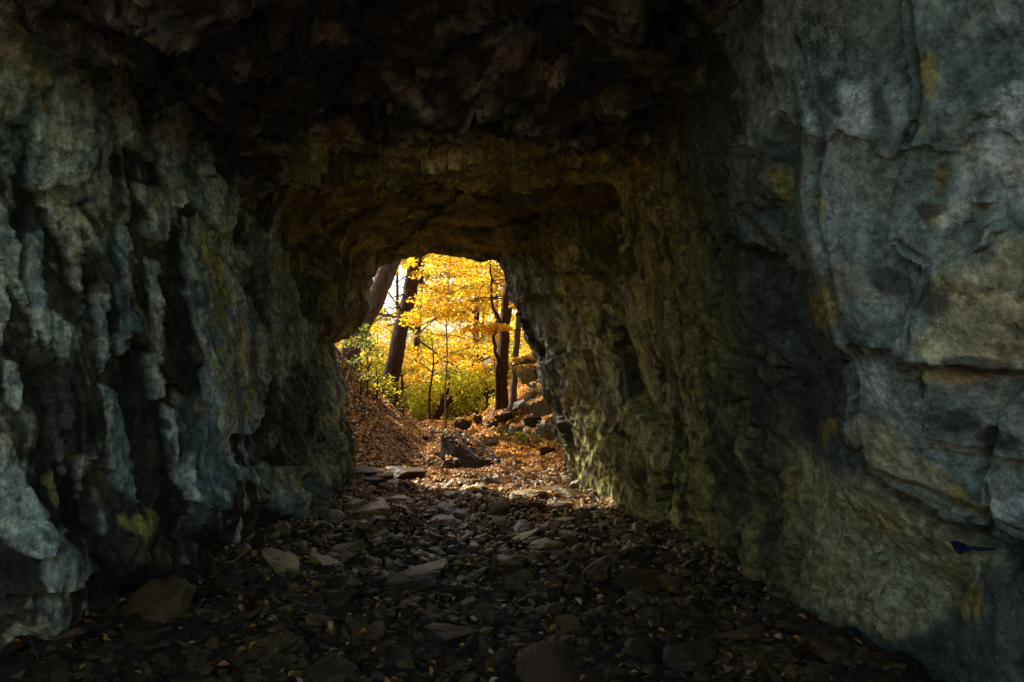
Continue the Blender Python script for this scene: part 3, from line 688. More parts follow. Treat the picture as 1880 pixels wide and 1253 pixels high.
# big wedge boulder outside the mouth: hand-laid prism, tilted top falling to the right
def wedge():
    import bmesh
    bm = bmesh.new()
    pts = [at(*q) - Vector((-.55, 8.95, .06)) for q in [(811,846,8.7),(846,868,8.6),(882,868,8.6),(916,862,8.7),(810,797,8.85),(845,821,8.72),(882,846,8.62),(915,850,8.7),(832,788,9.15),(856,793,9.35),(892,818,9.35),(919,840,9.15),(812,842,9.5),(915,845,9.6),(806,820,8.95)]]
    vs = [bm.verts.new(p) for p in pts]
    bmesh.ops.convex_hull(bm, input=vs)
    bmesh.ops.bevel(bm, geom=bm.edges[:], offset=.018, segments=2, affect='EDGES')
    bmesh.ops.triangulate(bm, faces=bm.faces[:])
    for _ in range(5):
        bmesh.ops.subdivide_edges(bm, edges=[e for e in bm.edges if e.calc_length() > .05], cuts=1); bmesh.ops.triangulate(bm, faces=bm.faces[:])
    V = np.array([v.co[:] for v in bm.verts]); c_ = V.mean(0); n = fbm(V * 4, 3, 4) * .014 + fbm(V * np.array([5, 5, 16]), 2, 9) * .010
    for v, k_, p_ in zip(bm.verts, n, V): v.co += Vector((p_ - c_) / np.linalg.norm(p_ - c_)) * float(k_)
    me = bpy.data.meshes.new('boulder'); bm.to_mesh(me); bm.free(); me.materials.append(M['boulder']); me.shade_smooth(); me.set_sharp_from_angle(angle=R(38))
    o = link(bpy.data.objects.new('boulder', me)); return o
b = wedge(); b.location = (-.55, 8.95, .06)
tag(b, 'big dark wedge-shaped boulder with a leaf-strewn sloping top, outside the cave mouth', 'boulder'); outside_rocks.append(b)
def rk(px_, py_, Y, wpx, hpx, seed, mat, name, label, cat='rock', rot=(0, 0, 0), depth=None, out=True, **kw):
    """stone seen centred at (px,py), wpx x hpx pixels large at distance Y"""
    s = Y / F; c = at(px_, py_, Y); return rock(name, label, cat, c, (wpx * s * 1.15, (depth or wpx * s * .8), hpx * s * 1.2), seed, mat, rot, out=out, **kw)
rk(833,856,8.45,40,28,31,'boulder','rock','small dark peaked rock in front of the big wedge boulder','rock',(0,8,20))
rk(868,880,8.0,24,34,32,'boulder','rock','narrow upright rock with a pale slanting face in the leaves','rock',(0,-28,10))
rk(936,857,8.7,46,12,33,'boulder','rock','low flat dark rock at the right end of the big boulder','rock',(0,6,0))
rk(850,782,11.6,34,26,34,'boulder','boulder','round dark boulder on the crest of the path beyond the wedge boulder','boulder',(0,0,0))
rk(877,771,12.0,18,16,35,'boulder','rock','small dark rock right of the round boulder on the crest','rock')
rk(775,802,11.0,40,12,36,'boulder','rock','low dark slab on the leafy path left of the wedge boulder','rock',(0,8,0))
rk(806,795,11.4,36,14,37,'outstone','rock','grey flat stone at the foot of the thin sapling','rock')
rk(893,808,10.6,42,24,38,'outstone','rock','greenish grey triangular rock behind the wedge boulder','rock',(0,10,0))
rk(970,688,11.2,52,34,39,'mossstone','rock','square mossy block on top of the right bank','rock',(0,-4,12),depth=.5)
rk(968,662,11.4,58,14,40,'mossstone','rock','thin mossy slab lying on the square block of the right bank','rock',(0,-8,5))
rk(1000,676,11.0,30,40,41,'mossstone','rock','upright mossy stone beside the square block on the right bank','rock')
rk(1000,745,10.0,56,34,42,'outstone','rock','broad pale ledge rock half way up the right bank','rock',(0,-22,0))
rk(1006,788,9.6,44,42,43,'outstone','rock','tall greenish rock leaning against the foot of the cave edge','rock',(0,-30,10))
rk(1012,828,9.1,40,30,44,'boulder','rock','square dark block at the foot of the right bank','rock',(0,-6,15))
rk(1024,852,8.8,34,20,45,'outstone','rock','pale stone under the square dark block','rock',(0,10,0))
rk(978,775,10.2,34,26,46,'boulder','rock','dark notched rock in the middle of the right bank','rock',(0,-14,0))
rk(948,790,10.6,26,20,47,'outstone','rock','small grey stone low on the right bank among orange leaves','rock')
rk(925,765,11.6,30,20,48,'boulder','rock','dark rock at the foot of the twin trunks','rock',(0,-20,0))
rk(955,745,11.3,28,18,49,'outstone','rock','grey stone below the thinner grey trunk','rock',(0,-25,0))
rk(940,820,10.2,40,12,50,'outstone','rock','low flat stone where the right bank meets the path','rock',(0,4,0))
rk(1008,716,10.4,40,16,51,'boulder','rock','dark ledge under the mossy block of the right bank','rock',(0,-22,0))
rk(905,778,11.8,24,16,151,'boulder','rock','small dark rock among orange leaves left of the twin trunks','rock',(0,-12,0))
rk(975,728,10.9,30,16,152,'outstone','rock','grey stone between mossy block and pale ledge rock','rock',(0,-26,0))
# just inside the mouth, and on the cave floor
IN = dict(out=False)
rk(668,866,7.75,74,16,52,'stone','slab','upper flat slab of the stacked stones by the left edge of the cave mouth','stone slab',(0,6,0),**IN)
rk(672,890,7.5,80,30,53,'stone','slab','flat-topped dark slab below the upper slab at the left edge of the cave mouth','stone slab',(0,2,0),**IN)
rk(742,870,7.9,76,24,54,'stone','rock','wide pale-topped rock in the rubble line under the leafy slope','rock',(0,6,10),**IN)
rk(705,880,7.6,40,22,55,'stone','rock','peaked stone between the stacked slabs and the wide pale-topped rock','rock',(0,-10,0),**IN)
rk(655,946,6.35,56,52,56,'litstone','rock','tall square block with a pale flat top near the left wall','rock',(3,2,10),**IN)
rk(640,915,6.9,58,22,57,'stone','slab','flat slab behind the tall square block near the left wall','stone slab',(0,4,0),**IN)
rk(585,994,5.6,72,38,58,'litstone','rock','smooth rounded pale stone below the fallen twig','rock',(0,3,5),rough=.03,**IN)
rk(870,905,7.3,48,24,59,'litstone','rock','flat grey stone at the edge of the bright leaves','rock',**IN)
rk(945,895,7.5,40,16,60,'litstone','rock','thin slab on the leaves near the middle of the mouth','rock',**IN)
rk(1005,905,7.3,66,22,61,'litstone','rock','wide flat stone by the right foot of the cave mouth','rock',(0,-5,0),**IN)
rk(1085,1045,4.9,100,64,62,'stone','rock','largest dark angular rock on the right side of the cave floor','rock',(5,4,20),**IN)
rk(745,1090,4.5,130,70,63,'stone','boulder','broad low boulder in the middle of the cave floor','boulder',(0,-8,10),**IN)
rk(500,1205,3.55,110,70,64,'stone','rock','pale blocky stone at the bottom of the picture left of the middle','rock',(0,5,20),**IN)
rk(825,1175,3.7,110,44,65,'stone','rock','flat stone with a lit yellow top at the bottom middle','rock',(-4,2,0),**IN)
rk(400,1060,4.6,100,46,66,'stone','rock','long stone at the foot of the left wall by the branched stick','rock',(0,10,0),**IN)
rk(690,1150,3.9,80,40,67,'stone','rock','mid-sized rounded stone left of the lit flat stone','rock',**IN)
rk(1195,1000,5.4,60,26,68,'stone','rock','dark rock against the foot of the right wall','rock',**IN)
rk(1070,955,6.1,30,40,69,'litstone','rock','dark knobbly upright rock on the muddy patch at the right','rock',(0,10,0),**IN)
rk(1040,960,6.2,60,20,70,'litstone','rock','low dark rock left of the knobbly upright rock','rock',**IN)
rk(820,970,5.9,60,40,71,'litstone','rock','dark block rising from the rubble in the centre','rock',**IN)
rk(1270,1205,3.45,120,36,72,'stone','rock','long dark stone at the bottom right near the wall','rock',(0,-6,20),**IN)
rk(1530,1195,3.25,100,44,73,'stone','rock','dark stone lying against the foot of the smooth right wall','rock',(0,8,0),**IN)
named = [(o.location.x, o.location.y, max(o.dimensions) * .4) for o in C.objects if o.type == 'MESH' and o.name.split('.')[0] in ('rock', 'slab', 'boulder')]

proto = [rock_mesh('stone', 3, 200 + i, (1, .75 + .04 * (i % 5), .30 + .06 * (i % 6)), M['stone']) for i in range(16)]
proto_lit = [m_.copy() for m_ in proto]
for m_ in proto_lit: m_.materials.clear(); m_.materials.append(M['litstone'])  # same stones, colour brightened for the stretch nearer the mouth
def xl(y): return np.interp(y, [2.5, 3.5, 4.5, 5.5, 6, 7, 8], [-2.95, -2.5, -2.2, -1.95, -1.75, -1.72, -1.75])
def xr(y): return np.interp(y, [2.5, 3.5, 4.5, 5.5, 6, 7, 8], [2.0, 1.65, 1.5, 1.42, 1.28, .88, .66])
placed = list(named); cnt = 0; tries = 0
labels = {
 (0, 0): ('angular stone in the dark rubble at the foot of the left wall', 'stones at the foot of the left wall'),
 (0, 1): ('angular stone in the dim rubble nearest the camera, left half of the floor', 'stones in the near left rubble'),
 (1, 0): ('flat-topped stone catching daylight in the middle stretch of the cave floor', 'stones in the middle stretch of the floor'),
 (1, 1): ('dark stone in the near rubble on the right half of the cave floor', 'stones in the near right rubble'),
 (2, 0): ('flat stone among scattered leaves just inside the cave mouth', 'stones just inside the cave mouth')}
while cnt < 262 and tries < 20000:
    tries += 1
    y = 3.05 + 4.85 * rng.random() ** 1.05; x = rng.uniform(xl(y) + .1, xr(y) - .05)
    s = float(np.clip(rng.lognormal(math.log(.13), .45), .07, .36)) * (1.0 if cnt > 60 else 1.5)
    tries += 0
    if x > .25 and 5.4 < y < 6.5 and rng.random() < .6: continue
    if any((x - a) ** 2 + (y - b_) ** 2 < (.40 * s + r_ * .8) ** 2 for a, b_, r_ in placed): continue
    placed.append((x, y, s * .42))
    o = bpy.data.objects.new('stone', (proto_lit if y > 4.7 else proto)[cnt % 16]); C.objects.link(o)
    o.location = (x, y, hz(x, y) + s * .05); o.scale = (s * 1.15, s * 1.15, s * rng.uniform(.8, 1.2))
    o.rotation_euler = (rng.normal() * .36, rng.normal() * .36, rng.uniform(0, 6.28))
    key = (2, 0) if y > 6.9 else ((0, 0) if x < xl(y) + .75 and y > 3.9 else ((1, 0) if y > 4.7 else ((0, 1) if x < 0 else (1, 1))))
    lb, gp = labels[key]; tag(o, lb, 'stone', gp); cnt += 1

def scatter_rubble(n, smin, smax, yr, seed, sub=2):
    r = np.random.default_rng(seed); tmpl = [hull(300 + i, (1, .8, .42), 7, 0, 0) for i in range(12)]
    y = yr[0] + (yr[1] - yr[0]) * r.random(n); x = xl(y) + (xr(y) - xl(y)) * r.random(n)
    z = hfun(x, y); s = smin + (smax - smin) * r.random(n) ** 2
    Vs = []; 
    for i in range(n):
        e = Matrix.Rotation(r.uniform(0, 6.28), 3, 'Z') @ Matrix.Rotation(r.normal() * .3, 3, 'X') @ Matrix.Rotation(r.normal() * .3, 3, 'Y')
        tv, tf = tmpl[i % 12]
        Vs.append((tv * s[i] @ np.array(e).T + np.array([x[i], y[i], z[i] + s[i] * .05]), tf))
    return cat_mesh('rubble', Vs, M['stone' if yr[0] < 4 else 'litstone'], False)
o = link(bpy.data.objects.new('rubble', scatter_rubble(3600, .03, .13, (3.0, 5.0), 5))); tag(o, 'small dark stones covering the near part of the cave floor', 'rubble', kind='stuff')
o = link(bpy.data.objects.new('rubble', scatter_rubble(4600, .03, .12, (4.6, 8.2), 6))); tag(o, 'small lit stones covering the cave floor towards the mouth', 'rubble', kind='stuff')

# small loose stones on the right bank outside
for i in range(40):
    y = rng.uniform(9.0, 12.8); fr = float(np.interp(y, [8.5, 9.6, 10.5, 11.2, 12, 13], [.95, .70, .38, .08, -.42, -.75])); x = fr + rng.uniform(-.1, 1.1)
    s = rng.uniform(.1, .3); o = bpy.data.objects.new('stone', rock_mesh('stone', 3, 400 + i, (1, .8, .6), M['outstone' if i % 3 else 'boulder'])) if i < 8 else bpy.data.objects.new('stone', bank[i % 8])
    if i == 0: bank = []
    if i < 8: bank.append(o.data)
    C.objects.link(o); o.location = (x, y, hz(x, y) + .02); o.scale = (s, s, s); o.rotation_euler = (rng.normal() * .3, rng.normal() * .3 - .5, rng.uniform(0, 6))
    tag(o, 'small stone half buried in orange leaves on the right bank', 'stone', 'small stones on the right bank'); outside_rocks.append(o)

# ------------------------------------------------------------------ leaves
def leaf_template(kind):
    if kind == 'maple':
        r = [1, .62, .9, .58, .72, .5, .75, .55, .85, .66]; n = 10
        a = [math.pi / 2 + 2 * math.pi * i / n for i in range(n)]
        T = np.array([[math.cos(t_) * q_ * .55, math.sin(t_) * q_ * .55, .10 * q_ * abs(math.cos(t_))] for t_, q_ in zip(a, r)])
    else:
        T = np.array([[0, -.5, 0], [.24, -.2, .05], [.27, .15, .06], [0, .52, 0], [-.27, .15, .06], [-.24, -.2, .05]])
    return T
def leaf_mesh(name, P, size, nrmv, mat, kind='maple', curl=.0, seed=0):
    r = np.random.default_rng(seed); n = len(P); T = leaf_template(kind); k_ = len(T)
    nn = nrmv / (np.linalg.norm(nrmv, axis=1, keepdims=True) + 1e-9)
    a = r.normal(size=(n, 3)); u = np.cross(nn, a); u /= np.linalg.norm(u, axis=1, keepdims=True) + 1e-9; v = np.cross(nn, u)
    s = (size * r.uniform(.65, 1.25, n))[:, None, None]
    cu = r.uniform(.3, 2.2, n)[:, None, None] if curl else 1.0
    V = P[:, None] + s * (T[None, :, 0:1] * u[:, None] + T[None, :, 1:2] * v[:, None] + cu * T[None, :, 2:3] * nn[:, None] * (1 + curl * 2))
    return np_mesh(name, V.reshape(-1, 3), np.arange(n * k_), np.arange(n) * k_, np.full(n, k_), mat, False)

# litter dropped onto ground and outside rocks
deps = bpy.context.evaluated_depsgraph_get(); deps.update()
bvV = []; bvF = []; off = 0
for o in [gr, fl] + outside_rocks:
    me = o.data; nvv = len(me.vertices); co_ = np.empty(nvv * 3, np.float32); me.vertices.foreach_get('co', co_); co_ = co_.reshape(-1, 3)
    mw = np.array(Matrix.LocRotScale(o.location, o.rotation_euler, o.scale)); co_ = co_ @ mw[:3, :3].T + mw[:3, 3]
    for p_ in me.polygons:
        vs = p_.vertices[:]
        c_ = co_[vs[0]]
        if -4.5 < c_[0] < 3.5 and 5 < c_[1] < 17: bvF.append([v_ + off for v_ in vs])
    bvV.append(co_); off += nvv
bv = BVHTree.FromPolygons(np.concatenate(bvV).tolist(), bvF)
def drop(n, xs, yrng, seed, keep=None, minz=.3):
    r = np.random.default_rng(seed); P = []; Nn = []
    while len(P) < n:
        x = r.uniform(*xs); y = r.uniform(*yrng)
        if keep is not None and not keep(x, y, r): continue
        h = bv.ray_cast(Vector((x, y, 6)), Vector((0, 0, -1)))
        if h[0] is None: continue
        nn = h[1] if h[1].z > 0 else -h[1]
        if nn.z < (.80 if (-1.1 < x < 0 and 8.35 < y < 9.5 and h[0].z > .1) else minz): continue
        P.append((h[0] + nn * (.006 + .016 * r.random()))[:]); Nn.append((nn + Vector(r.normal(size=3) * .55))[:])
    return np.array(P), np.array(Nn)
def footRi(y): return float(np.interp(y, [7.5, 8.5, 9.6, 10.5, 11.2, 12, 13, 14.5], [1.5, .95, .70, .38, .08, -.42, -.75, -1.0]))
A = drop(24000, (-3.4, 1.6), (8.0, 14.6), 1, lambda x, y, r: (x < footRi(y) - .1 * r.random()) and (not (-1.05 < x < -.05 and 8.45 < y < 9.35) or r.random() < .4) and r.random() < (.95 if fbm(np.array([[x * 1.7, y * 1.7, 3.]]), 2, 16)[0] > -.16 else .30))
o = link(bpy.data.objects.new('fallen_leaves', leaf_mesh('fallen_leaves', A[0], .054, A[1], M['litter'], 'maple', .8, 3))); tag(o, 'brown and tan fallen leaves carpeting the slope and path outside the cave mouth', 'leaves', kind='stuff')
A = drop(9000, (-1.6, 2.0), (8.2, 13.6), 2, lambda x, y, r: (not (-1.05 < x < -.05 and 8.45 < y < 9.35) or r.random() < .3) and (x > footRi(y) - .9) and r.random() < (.75 if fbm(np.array([[x * 2.2, y * 2.2, 0]]), 2, 6)[0] > -.05 else .2), .35)
o = link(bpy.data.objects.new('fallen_leaves', leaf_mesh('fallen_leaves', A[0], .075, A[1], M['litter_bright'], 'maple', .8, 4))); tag(o, 'bright orange fallen leaves lodged between the rocks of the right bank', 'leaves', kind='stuff')
A = drop(6500, (-1.9, 1.3), (5.7, 8.2), 5, lambda x, y, r: xl(y) < x < xr(y) and r.random() < ((y - 5.6) / 2.6) ** 1.3)
r_ = np.random.default_rng(12); yy = r_.uniform(3.0, 6.6, 500); xx = xl(yy) + (xr(yy) - xl(yy)) * r_.random(500)
Pi = np.stack([xx, yy, hfun(xx, yy) + .03 + .05 * r_.random(500)], 1); Ni = np.array([0, 0, 1.]) + r_.normal(size=(500, 3)) * .4
o = link(bpy.data.objects.new('fallen_leaves', leaf_mesh('fallen_leaves', np.concatenate([A[0], Pi]), .046, np.concatenate([A[1], Ni]), M['litter'], 'plain', .8, 6))); tag(o, 'dry leaves blown over the stones inside the cave', 'leaves', kind='stuff')

# ------------------------------------------------------------------ trees
def clusters_to_leaves(cl, seed, flat=.55):
    r = np.random.default_rng(seed); P = []; Nn = []
    for (c, rx, ry, rz, n) in cl:
        q = r.normal(size=(n, 3)); q /= np.linalg.norm(q, axis=1, keepdims=True); rad = r.random(n) ** .45
        p = q * rad[:, None] * np.array([rx, ry, rz]); p[:, 2] -= .22 * rz * (rad ** 2) * 0 + .18 * (np.hypot(p[:, 0] / rx, p[:, 1] / ry)) ** 2 * min(rx, .8)
        keep = perlin((p + np.array(c)) * 2.6, 77) > -.22
        p = p[keep]
        P.append(p + np.array(c)); Nn.append(np.array([0, 0, 1.]) * flat + r.normal(size=(len(p), 3)) * .45)
    return np.concatenate(P), np.concatenate(Nn)
def tree(name, label, path, radii, clusters, leaf, bark, size, seed, kind='maple', group=None, cat='tree', extra=(), flat=.55, bumpy=.12, limbs=True, nseg=18, sides=12):
    base = Vector(path[0]); root = empty(name, base); tag(root, label, cat, group)
    sp = smooth_path(path, nseg); rr = np.interp(np.linspace(0, 1, nseg + 1), np.linspace(0, 1, len(radii)), radii)
    r = random.Random(seed); parts = []
    for k_, p in enumerate(sp): 
        if 0 < k_ < nseg: p.x += r.uniform(-.12, .12) * rr[k_]; p.y += r.uniform(-.12, .12) * rr[k_]
    rr[0] *= 1.35
    loc = lambda ps: [p - base for p in ps]
    parts.append(tube(loc(sp), rr, sides, bumpy, seed))
    tr = link(bpy.data.objects.new('trunk', cat_mesh('trunk', parts, bark)), root)
    bp = []
    for (pp, r0, r1) in extra:
        s2 = smooth_path(pp, 14)
        for q in s2[1:-1]: q.x += r.uniform(-.02, .02); q.z += r.uniform(-.02, .02)
        bp.append(tube(loc(s2), np.linspace(r0, r1, 15), 6, 0, seed))
    if limbs:
        for (c, rx, ry, rz, n) in clusters:
            c = Vector(c); kb = min(range(len(sp)), key=lambda i: (sp[i] - c).length + max(0, sp[i].z - c.z + .2) * 3)
            s0 = sp[kb]; mid_ = (s0 + c) / 2 + Vector((r.uniform(-.1, .1), r.uniform(-.1, .1), .12 * (c - s0).length))
            s2 = smooth_path([s0, mid_, c], 8); r0 = min(rr[kb] * .45, .012 + .018 * (c - s0).length)
            bp.append(tube(loc(s2), np.linspace(r0, .004, 9), 5, 0, seed))
            for _ in range(5):
                e = c + Vector((r.uniform(-rx, rx), r.uniform(-ry, ry), r.uniform(-rz, rz) * .8)) * .75
                q0 = s2[r.randint(4, 8)]; bp.append(tube(loc(smooth_path([q0, (q0 + e) / 2 + Vector((0, 0, .04)), e], 4)), np.linspace(max(r0 * .3, .005), .003, 5), 4, 0, seed))
    if bp: link(bpy.data.objects.new('branches', cat_mesh('branches', bp, bark)), root)
    if clusters:
        P, Nn = clusters_to_leaves(clusters, seed, flat)
        link(bpy.data.objects.new('crown', leaf_mesh('crown', P - np.array(base), size, Nn, leaf, kind, 0, seed)), root)
    return root
def up(path_px, Ys):
    return [at(a, b_, Y) for (a, b_), Y in zip(path_px, Ys)]
# crowns overhead of the big trunks
def high(c, n=9, s=1.6, cnt=500, seed=0):
    r = random.Random(seed)
    return [((c[0] + r.uniform(-s, s), c[1] + r.uniform(-s, s), c[2] + r.uniform(-s, s) * .6), .9, .9, .45, cnt) for _ in range(n)]
# A: far left thick grey trunk
pA = up([(618,705),(655,620),(690,545),(722,470)], [10.8,10.8,10.8,10.8]); pA += [pA[-1] + Vector((.75, .1, 2.0)), pA[-1] + Vector((1.3, .3, 4.2))]
tree('oak_tree', 'thick leaning grey-brown trunk at the left edge of the cave mouth', pA, [.17,.15,.145,.14,.12,.07], high((-1.2, 10.9, 7.6), 7, 1.5, 420, 3) + high((-3.1, 10.4, 5.4), 10, 1.2, 420, 8), M['yellow'], M['bark_grey'], .10, 11, nseg=24, sides=16)  # second crown group added out of view to shade the mouth from sun
# B: second leaning dark trunk
pB = up([(711,742),(722,680),(738,600),(752,540),(762,478)], [12.2]*5); pB += [pB[-1] + Vector((.45, 0, 2.2)), pB[-1] + Vector((.9, .1, 4.4))]
exB = [(up([(757,500),(745,508),(732,518)], [12.2,12.1,12.0]), .022, .006), (up([(752,535),(738,543),(715,544)], [12.2,12.1,12.0]), .024, .008), (up([(746,558),(725,566),(704,566)], [12.2,12.1,12.0]), .022, .006),
       (up([(748,596),(762,597),(768,625),(790,640),(803,652)], [12.2,12.0,11.8,11.7,11.6]), .03, .010), (up([(768,512),(780,520),(792,532)], [12.2,12.1,12.1]), .02, .006), (up([(706,566),(716,578),(730,585)], [12,12,12]), .014, .005),
       (up([(764,490),(776,484),(782,470)], [12.2,12.1,12]), .02, .008)]
clB = [(at(778, 478, 12.0), .35, .3, .10, 90), (at(765, 486, 11.9), .22, .2, .08, 60)] + high((-1.2, 12.3, 7.8), 7, 1.6, 420, 5)
tree('maple_tree', 'tall dark leaning trunk standing clear against the white sky, second from left', pB, [.165,.145,.13,.125,.12,.10,.06], clB, M['yellow'], M['bark_dark'], .10, 12, extra=exB, nseg=24, sides=16, limbs=False)
# C: right dark trunk with its thin companion
pC = up([(923,760),(922,690),(926,610),(930,560),(937,515)], [12.0]*5); pC += [pC[-1] + Vector((.12, 0, .9)), pC[-1] + Vector((.5, 0, 3.6))]
exC = [(up([(913,752),(914,700),(912,655),(906,625),(907,600)], [11.9]*5), .04, .028), (up([(921,600),(914,580),(906,568),(904,540),(903,510),(900,478)], [11.9]*6), .035, .016), (up([(905,518),(918,522),(925,526)], [11.9]*3), .012, .005),
       (up([(930,565),(938,556),(948,545)], [12]*3), .04, .03)]
clC = [(at(905,598,11.4), .38, .3, .07, 130), (at(870,605,11.3), .35, .3, .07, 150), (at(925,602,11.4), .16, .2, .05, 60), (at(944,556,11.8), .10, .2, .10, 50)] + high((.2, 12.3, 7.4), 6, 1.5, 380, 6)
tree('maple_tree', 'dark trunk with a thin crooked black stem beside it on the right bank', pC, [.125,.105,.095,.10,.09,.08,.05], [(c_, a_, b2, c2, int(n_ * 2)) for c_, a_, b2, c2, n_ in clC[:4]] + clC[4:], M['orange'], M['bark_dark'], .058, 13, extra=exC, nseg=26, sides=14, limbs=False)
# D: slimmer grey trunk
pD = up([(941,752),(944,700),(948,640),(952,590),(956,560)], [11.7]*5); pD += [pD[-1] + Vector((.2, 0, 1.8)), pD[-1] + Vector((.4, 0, 3.8))]
tree('maple_tree', 'slim straight grey trunk rightmost on the right bank', pD, [.065,.058,.054,.05,.048,.04,.02], [(at(965,600,12.2), .25, .4, .3, 160), (at(962,640,12.3), .2, .4, .3, 110)] + high((1.0, 12, 6.8), 4, 1.2, 350, 7), M['yellow'], M['bark_grey'], .09, 14, nseg=22, limbs=False)
# E: thin sapling with layered sprays
pE = up([(819,797),(817,720),(821,650),(819,580),(824,520)], [11.5]*5); pE += [pE[-1] + Vector((.03, 0, .9)), pE[-1] + Vector((.05, 0, 1.6))]
rE = random.Random(4); clE = []
for (a, b_, rx, n) in [(775,577,.42,260),(800,570,.45,260),(760,590,.25,130),(835,560,.4,200),(790,545,.4,190),(815,520,.5,230),(850,500,.55,260),(870,530,.5,230),(795,500,.45,200),(830,485,.6,260),(850,590,.35,110),(862,570,.4,140),(780,610,.25,50),(840,470,.6,200),(890,480,.3,90)]:
    Y = 11.4 + rE.uniform(-.5, .7); clE.append((at(a, b_, Y), rx, .35, .10, int(n * 1.35)))
tree('maple_sapling', 'thin pale-barked sapling in the middle carrying layered sprays of golden leaves', pE, [.018,.014,.012,.011,.009,.007,.004], clE, M['yellow'], M['bark_light'], .056, 15, flat=.9, bumpy=0, nseg=20, sides=8)
# F: leaning forked little tree
pF = up([(782,800),(800,768),(814,748),(835,728),(858,705)], [15.0]*5)
clF = [(at(870,695,15), .5, .5, .2, 260), (at(845,700,15), .45, .5, .22, 220), (at(895,705,15), .4, .5, .2, 180), (at(860,720,14.8), .4, .4, .15, 140), (at(780,715,15), .5, .4, .25, 220), (at(760,740,15), .5, .4, .2, 200)]
exF = [(up([(808,757),(798,750),(791,735),(790,722)], [15]*4), .03, .012), (up([(808,757),(812,735),(822,715),(826,690)], [15]*4), .06, .02)]
tree('leaning_tree', 'small crooked forked tree leaning right in the low middle of the view', pF, [.10,.08,.065,.05,.03], clF, M['lime'], M['bark_dark'], .10, 16, extra=exF, limbs=False)
EXTRA = []
GAPS = [(724, 540, 32, 54), (975, 650, 20, 22), (822, 606, 13, 17), (806, 502, 8, 9), (868, 655, 8, 8), (770, 520, 6, 12)]
for i_, (a, b_, Y, sz, n_) in enumerate([(700,640,13.6,.5,330),(735,655,13.8,.4,260),(690,600,13.6,.4,260),(760,660,14.2,.5,300),(800,640,14.4,.5,300),(850,650,14.4,.5,300),(890,640,14.0,.4,260),(965,610,13.4,.35,240),(775,690,14.2,.4,220)]):
    EXTRA.append((at(a, b_, Y), sz, .5, .16, n_))
tree('maple_sapling', 'slender golden young maple between the second leaning trunk and the pale sapling, slightly behind both', up([(790,792),(788,730),(796,670),(792,620)], [14.0]*4), [.03,.024,.018,.008], EXTRA, M['yellow'], M['bark_dark'], .065, 19, flat=.7, bumpy=0, nseg=12, sides=7)
# background trees, crowns reaching low
bgt = [(-6.6,19,4.6,'yellow'),(-4.6,17.5,3.8,'yellow'),(-2.9,19.5,5.4,'yellow'),(-1.0,18,4.4,'yellow'),(.8,17,4.2,'yellow'),(2.4,19,4.6,'lime'),(-5.6,24,6.2,'yellow'),(-3.2,25,6.5,'lime'),(-.6,24,6.6,'yellow'),(2.2,25,6.0,'orange'),(-8.4,29,7.5,'yellow'),(-5.2,31,8,'yellow'),(-1.6,32,8,'yellow'),(1.8,33,7,'lime')]
names = ['golden maple far left behind the two leaning trunks','golden maple between the two leaning trunks, farther back','tall golden maple behind the thin sapling','golden-leaved maple just behind the round boulder side of the path','golden maple behind the twin trunks','lime-leaved tree at the far right behind the mossy block','golden maple deep in the wood on the left','yellow-green tree deep in the wood behind the leaning forked tree','golden maple deep in the wood behind the sapling','orange maple deep in the wood on the right','hazy golden maple at the very back on the left','golden maple at the very back left of the sapling','golden maple at the very back in the middle','lime-leaved tree at the very back on the right']
for i, (x, y, H, mt) in enumerate(bgt):
    r = random.Random(50 + i); z0 = hz(x, y); lean = r.uniform(-.5, .5)
    path = [(x, y, z0 - .1), (x + lean * .3, y, z0 + H * .4), (x + lean * .6, y, z0 + H * .8), (x + lean, y, z0 + H * 1.25)]
    cl = []
    for j in range(30):
        zz_ = r.uniform(.18, 1.25); wdt = 1.9 * math.sin(min(zz_, 1.2) / 1.3 * math.pi) ** .6 + .35
        an = r.uniform(0, 6.28); rd_ = wdt * math.sqrt(r.random())
        gp = (x + lean * zz_ * .8 + math.cos(an) * rd_, y + math.sin(an) * rd_, z0 + zz_ * H)
        gpx, gpy = 940 + F * gp[0] / gp[1], 626 - F * (gp[2] - EYE) / gp[1]
        if any((gpx - a) ** 2 / c_ ** 2 + (gpy - b_) ** 2 / d_ ** 2 < 1 for a, b_, c_, d_ in GAPS): continue
        cl.append(((x + lean * zz_ * .8 + math.cos(an) * rd_, y + math.sin(an) * rd_, z0 + zz_ * H), .66, .66, .22, 420))
    tree('maple_tree', names[i], path, [.13,.10,.07,.02], cl, M[mt], M['bark_dark'], .085 if y < 22 else .12, 60 + i, kind='plain' if y > 22 else 'maple', group='background maples in the wood', flat=.7, nseg=12, sides=8)
r_ = np.random.default_rng(77); nW = 60000
xw = r_.uniform(-24, 12, nW); yw = r_.uniform(38, 62, nW); zw = -3.5 + 15 * r_.random(nW) ** 1.3
Pw_ = np.stack([xw, yw, zw], 1); Pw_ = Pw_[perlin(Pw_ * .6, 9) > .10]
wpx, wpy = 940 + F * Pw_[:, 0] / Pw_[:, 1], 626 - F * (Pw_[:, 2] - EYE) / Pw_[:, 1]
for a, b_, c_, d_ in GAPS:
    k_ = ((wpx - a) / c_) ** 2 + ((wpy - b_) / d_) ** 2 > 1.0; Pw_ = Pw_[k_]; wpx = wpx[k_]; wpy = wpy[k_]
o = link(bpy.data.objects.new('far_woods', leaf_mesh('far_woods', Pw_, .36, r_.normal(size=Pw_.shape) + np.array([0, 0, .5]), M['yellow'], 'plain', 0, 78))); tag(o, 'golden mass of distant woodland behind the last trees', 'woods', kind='stuff')
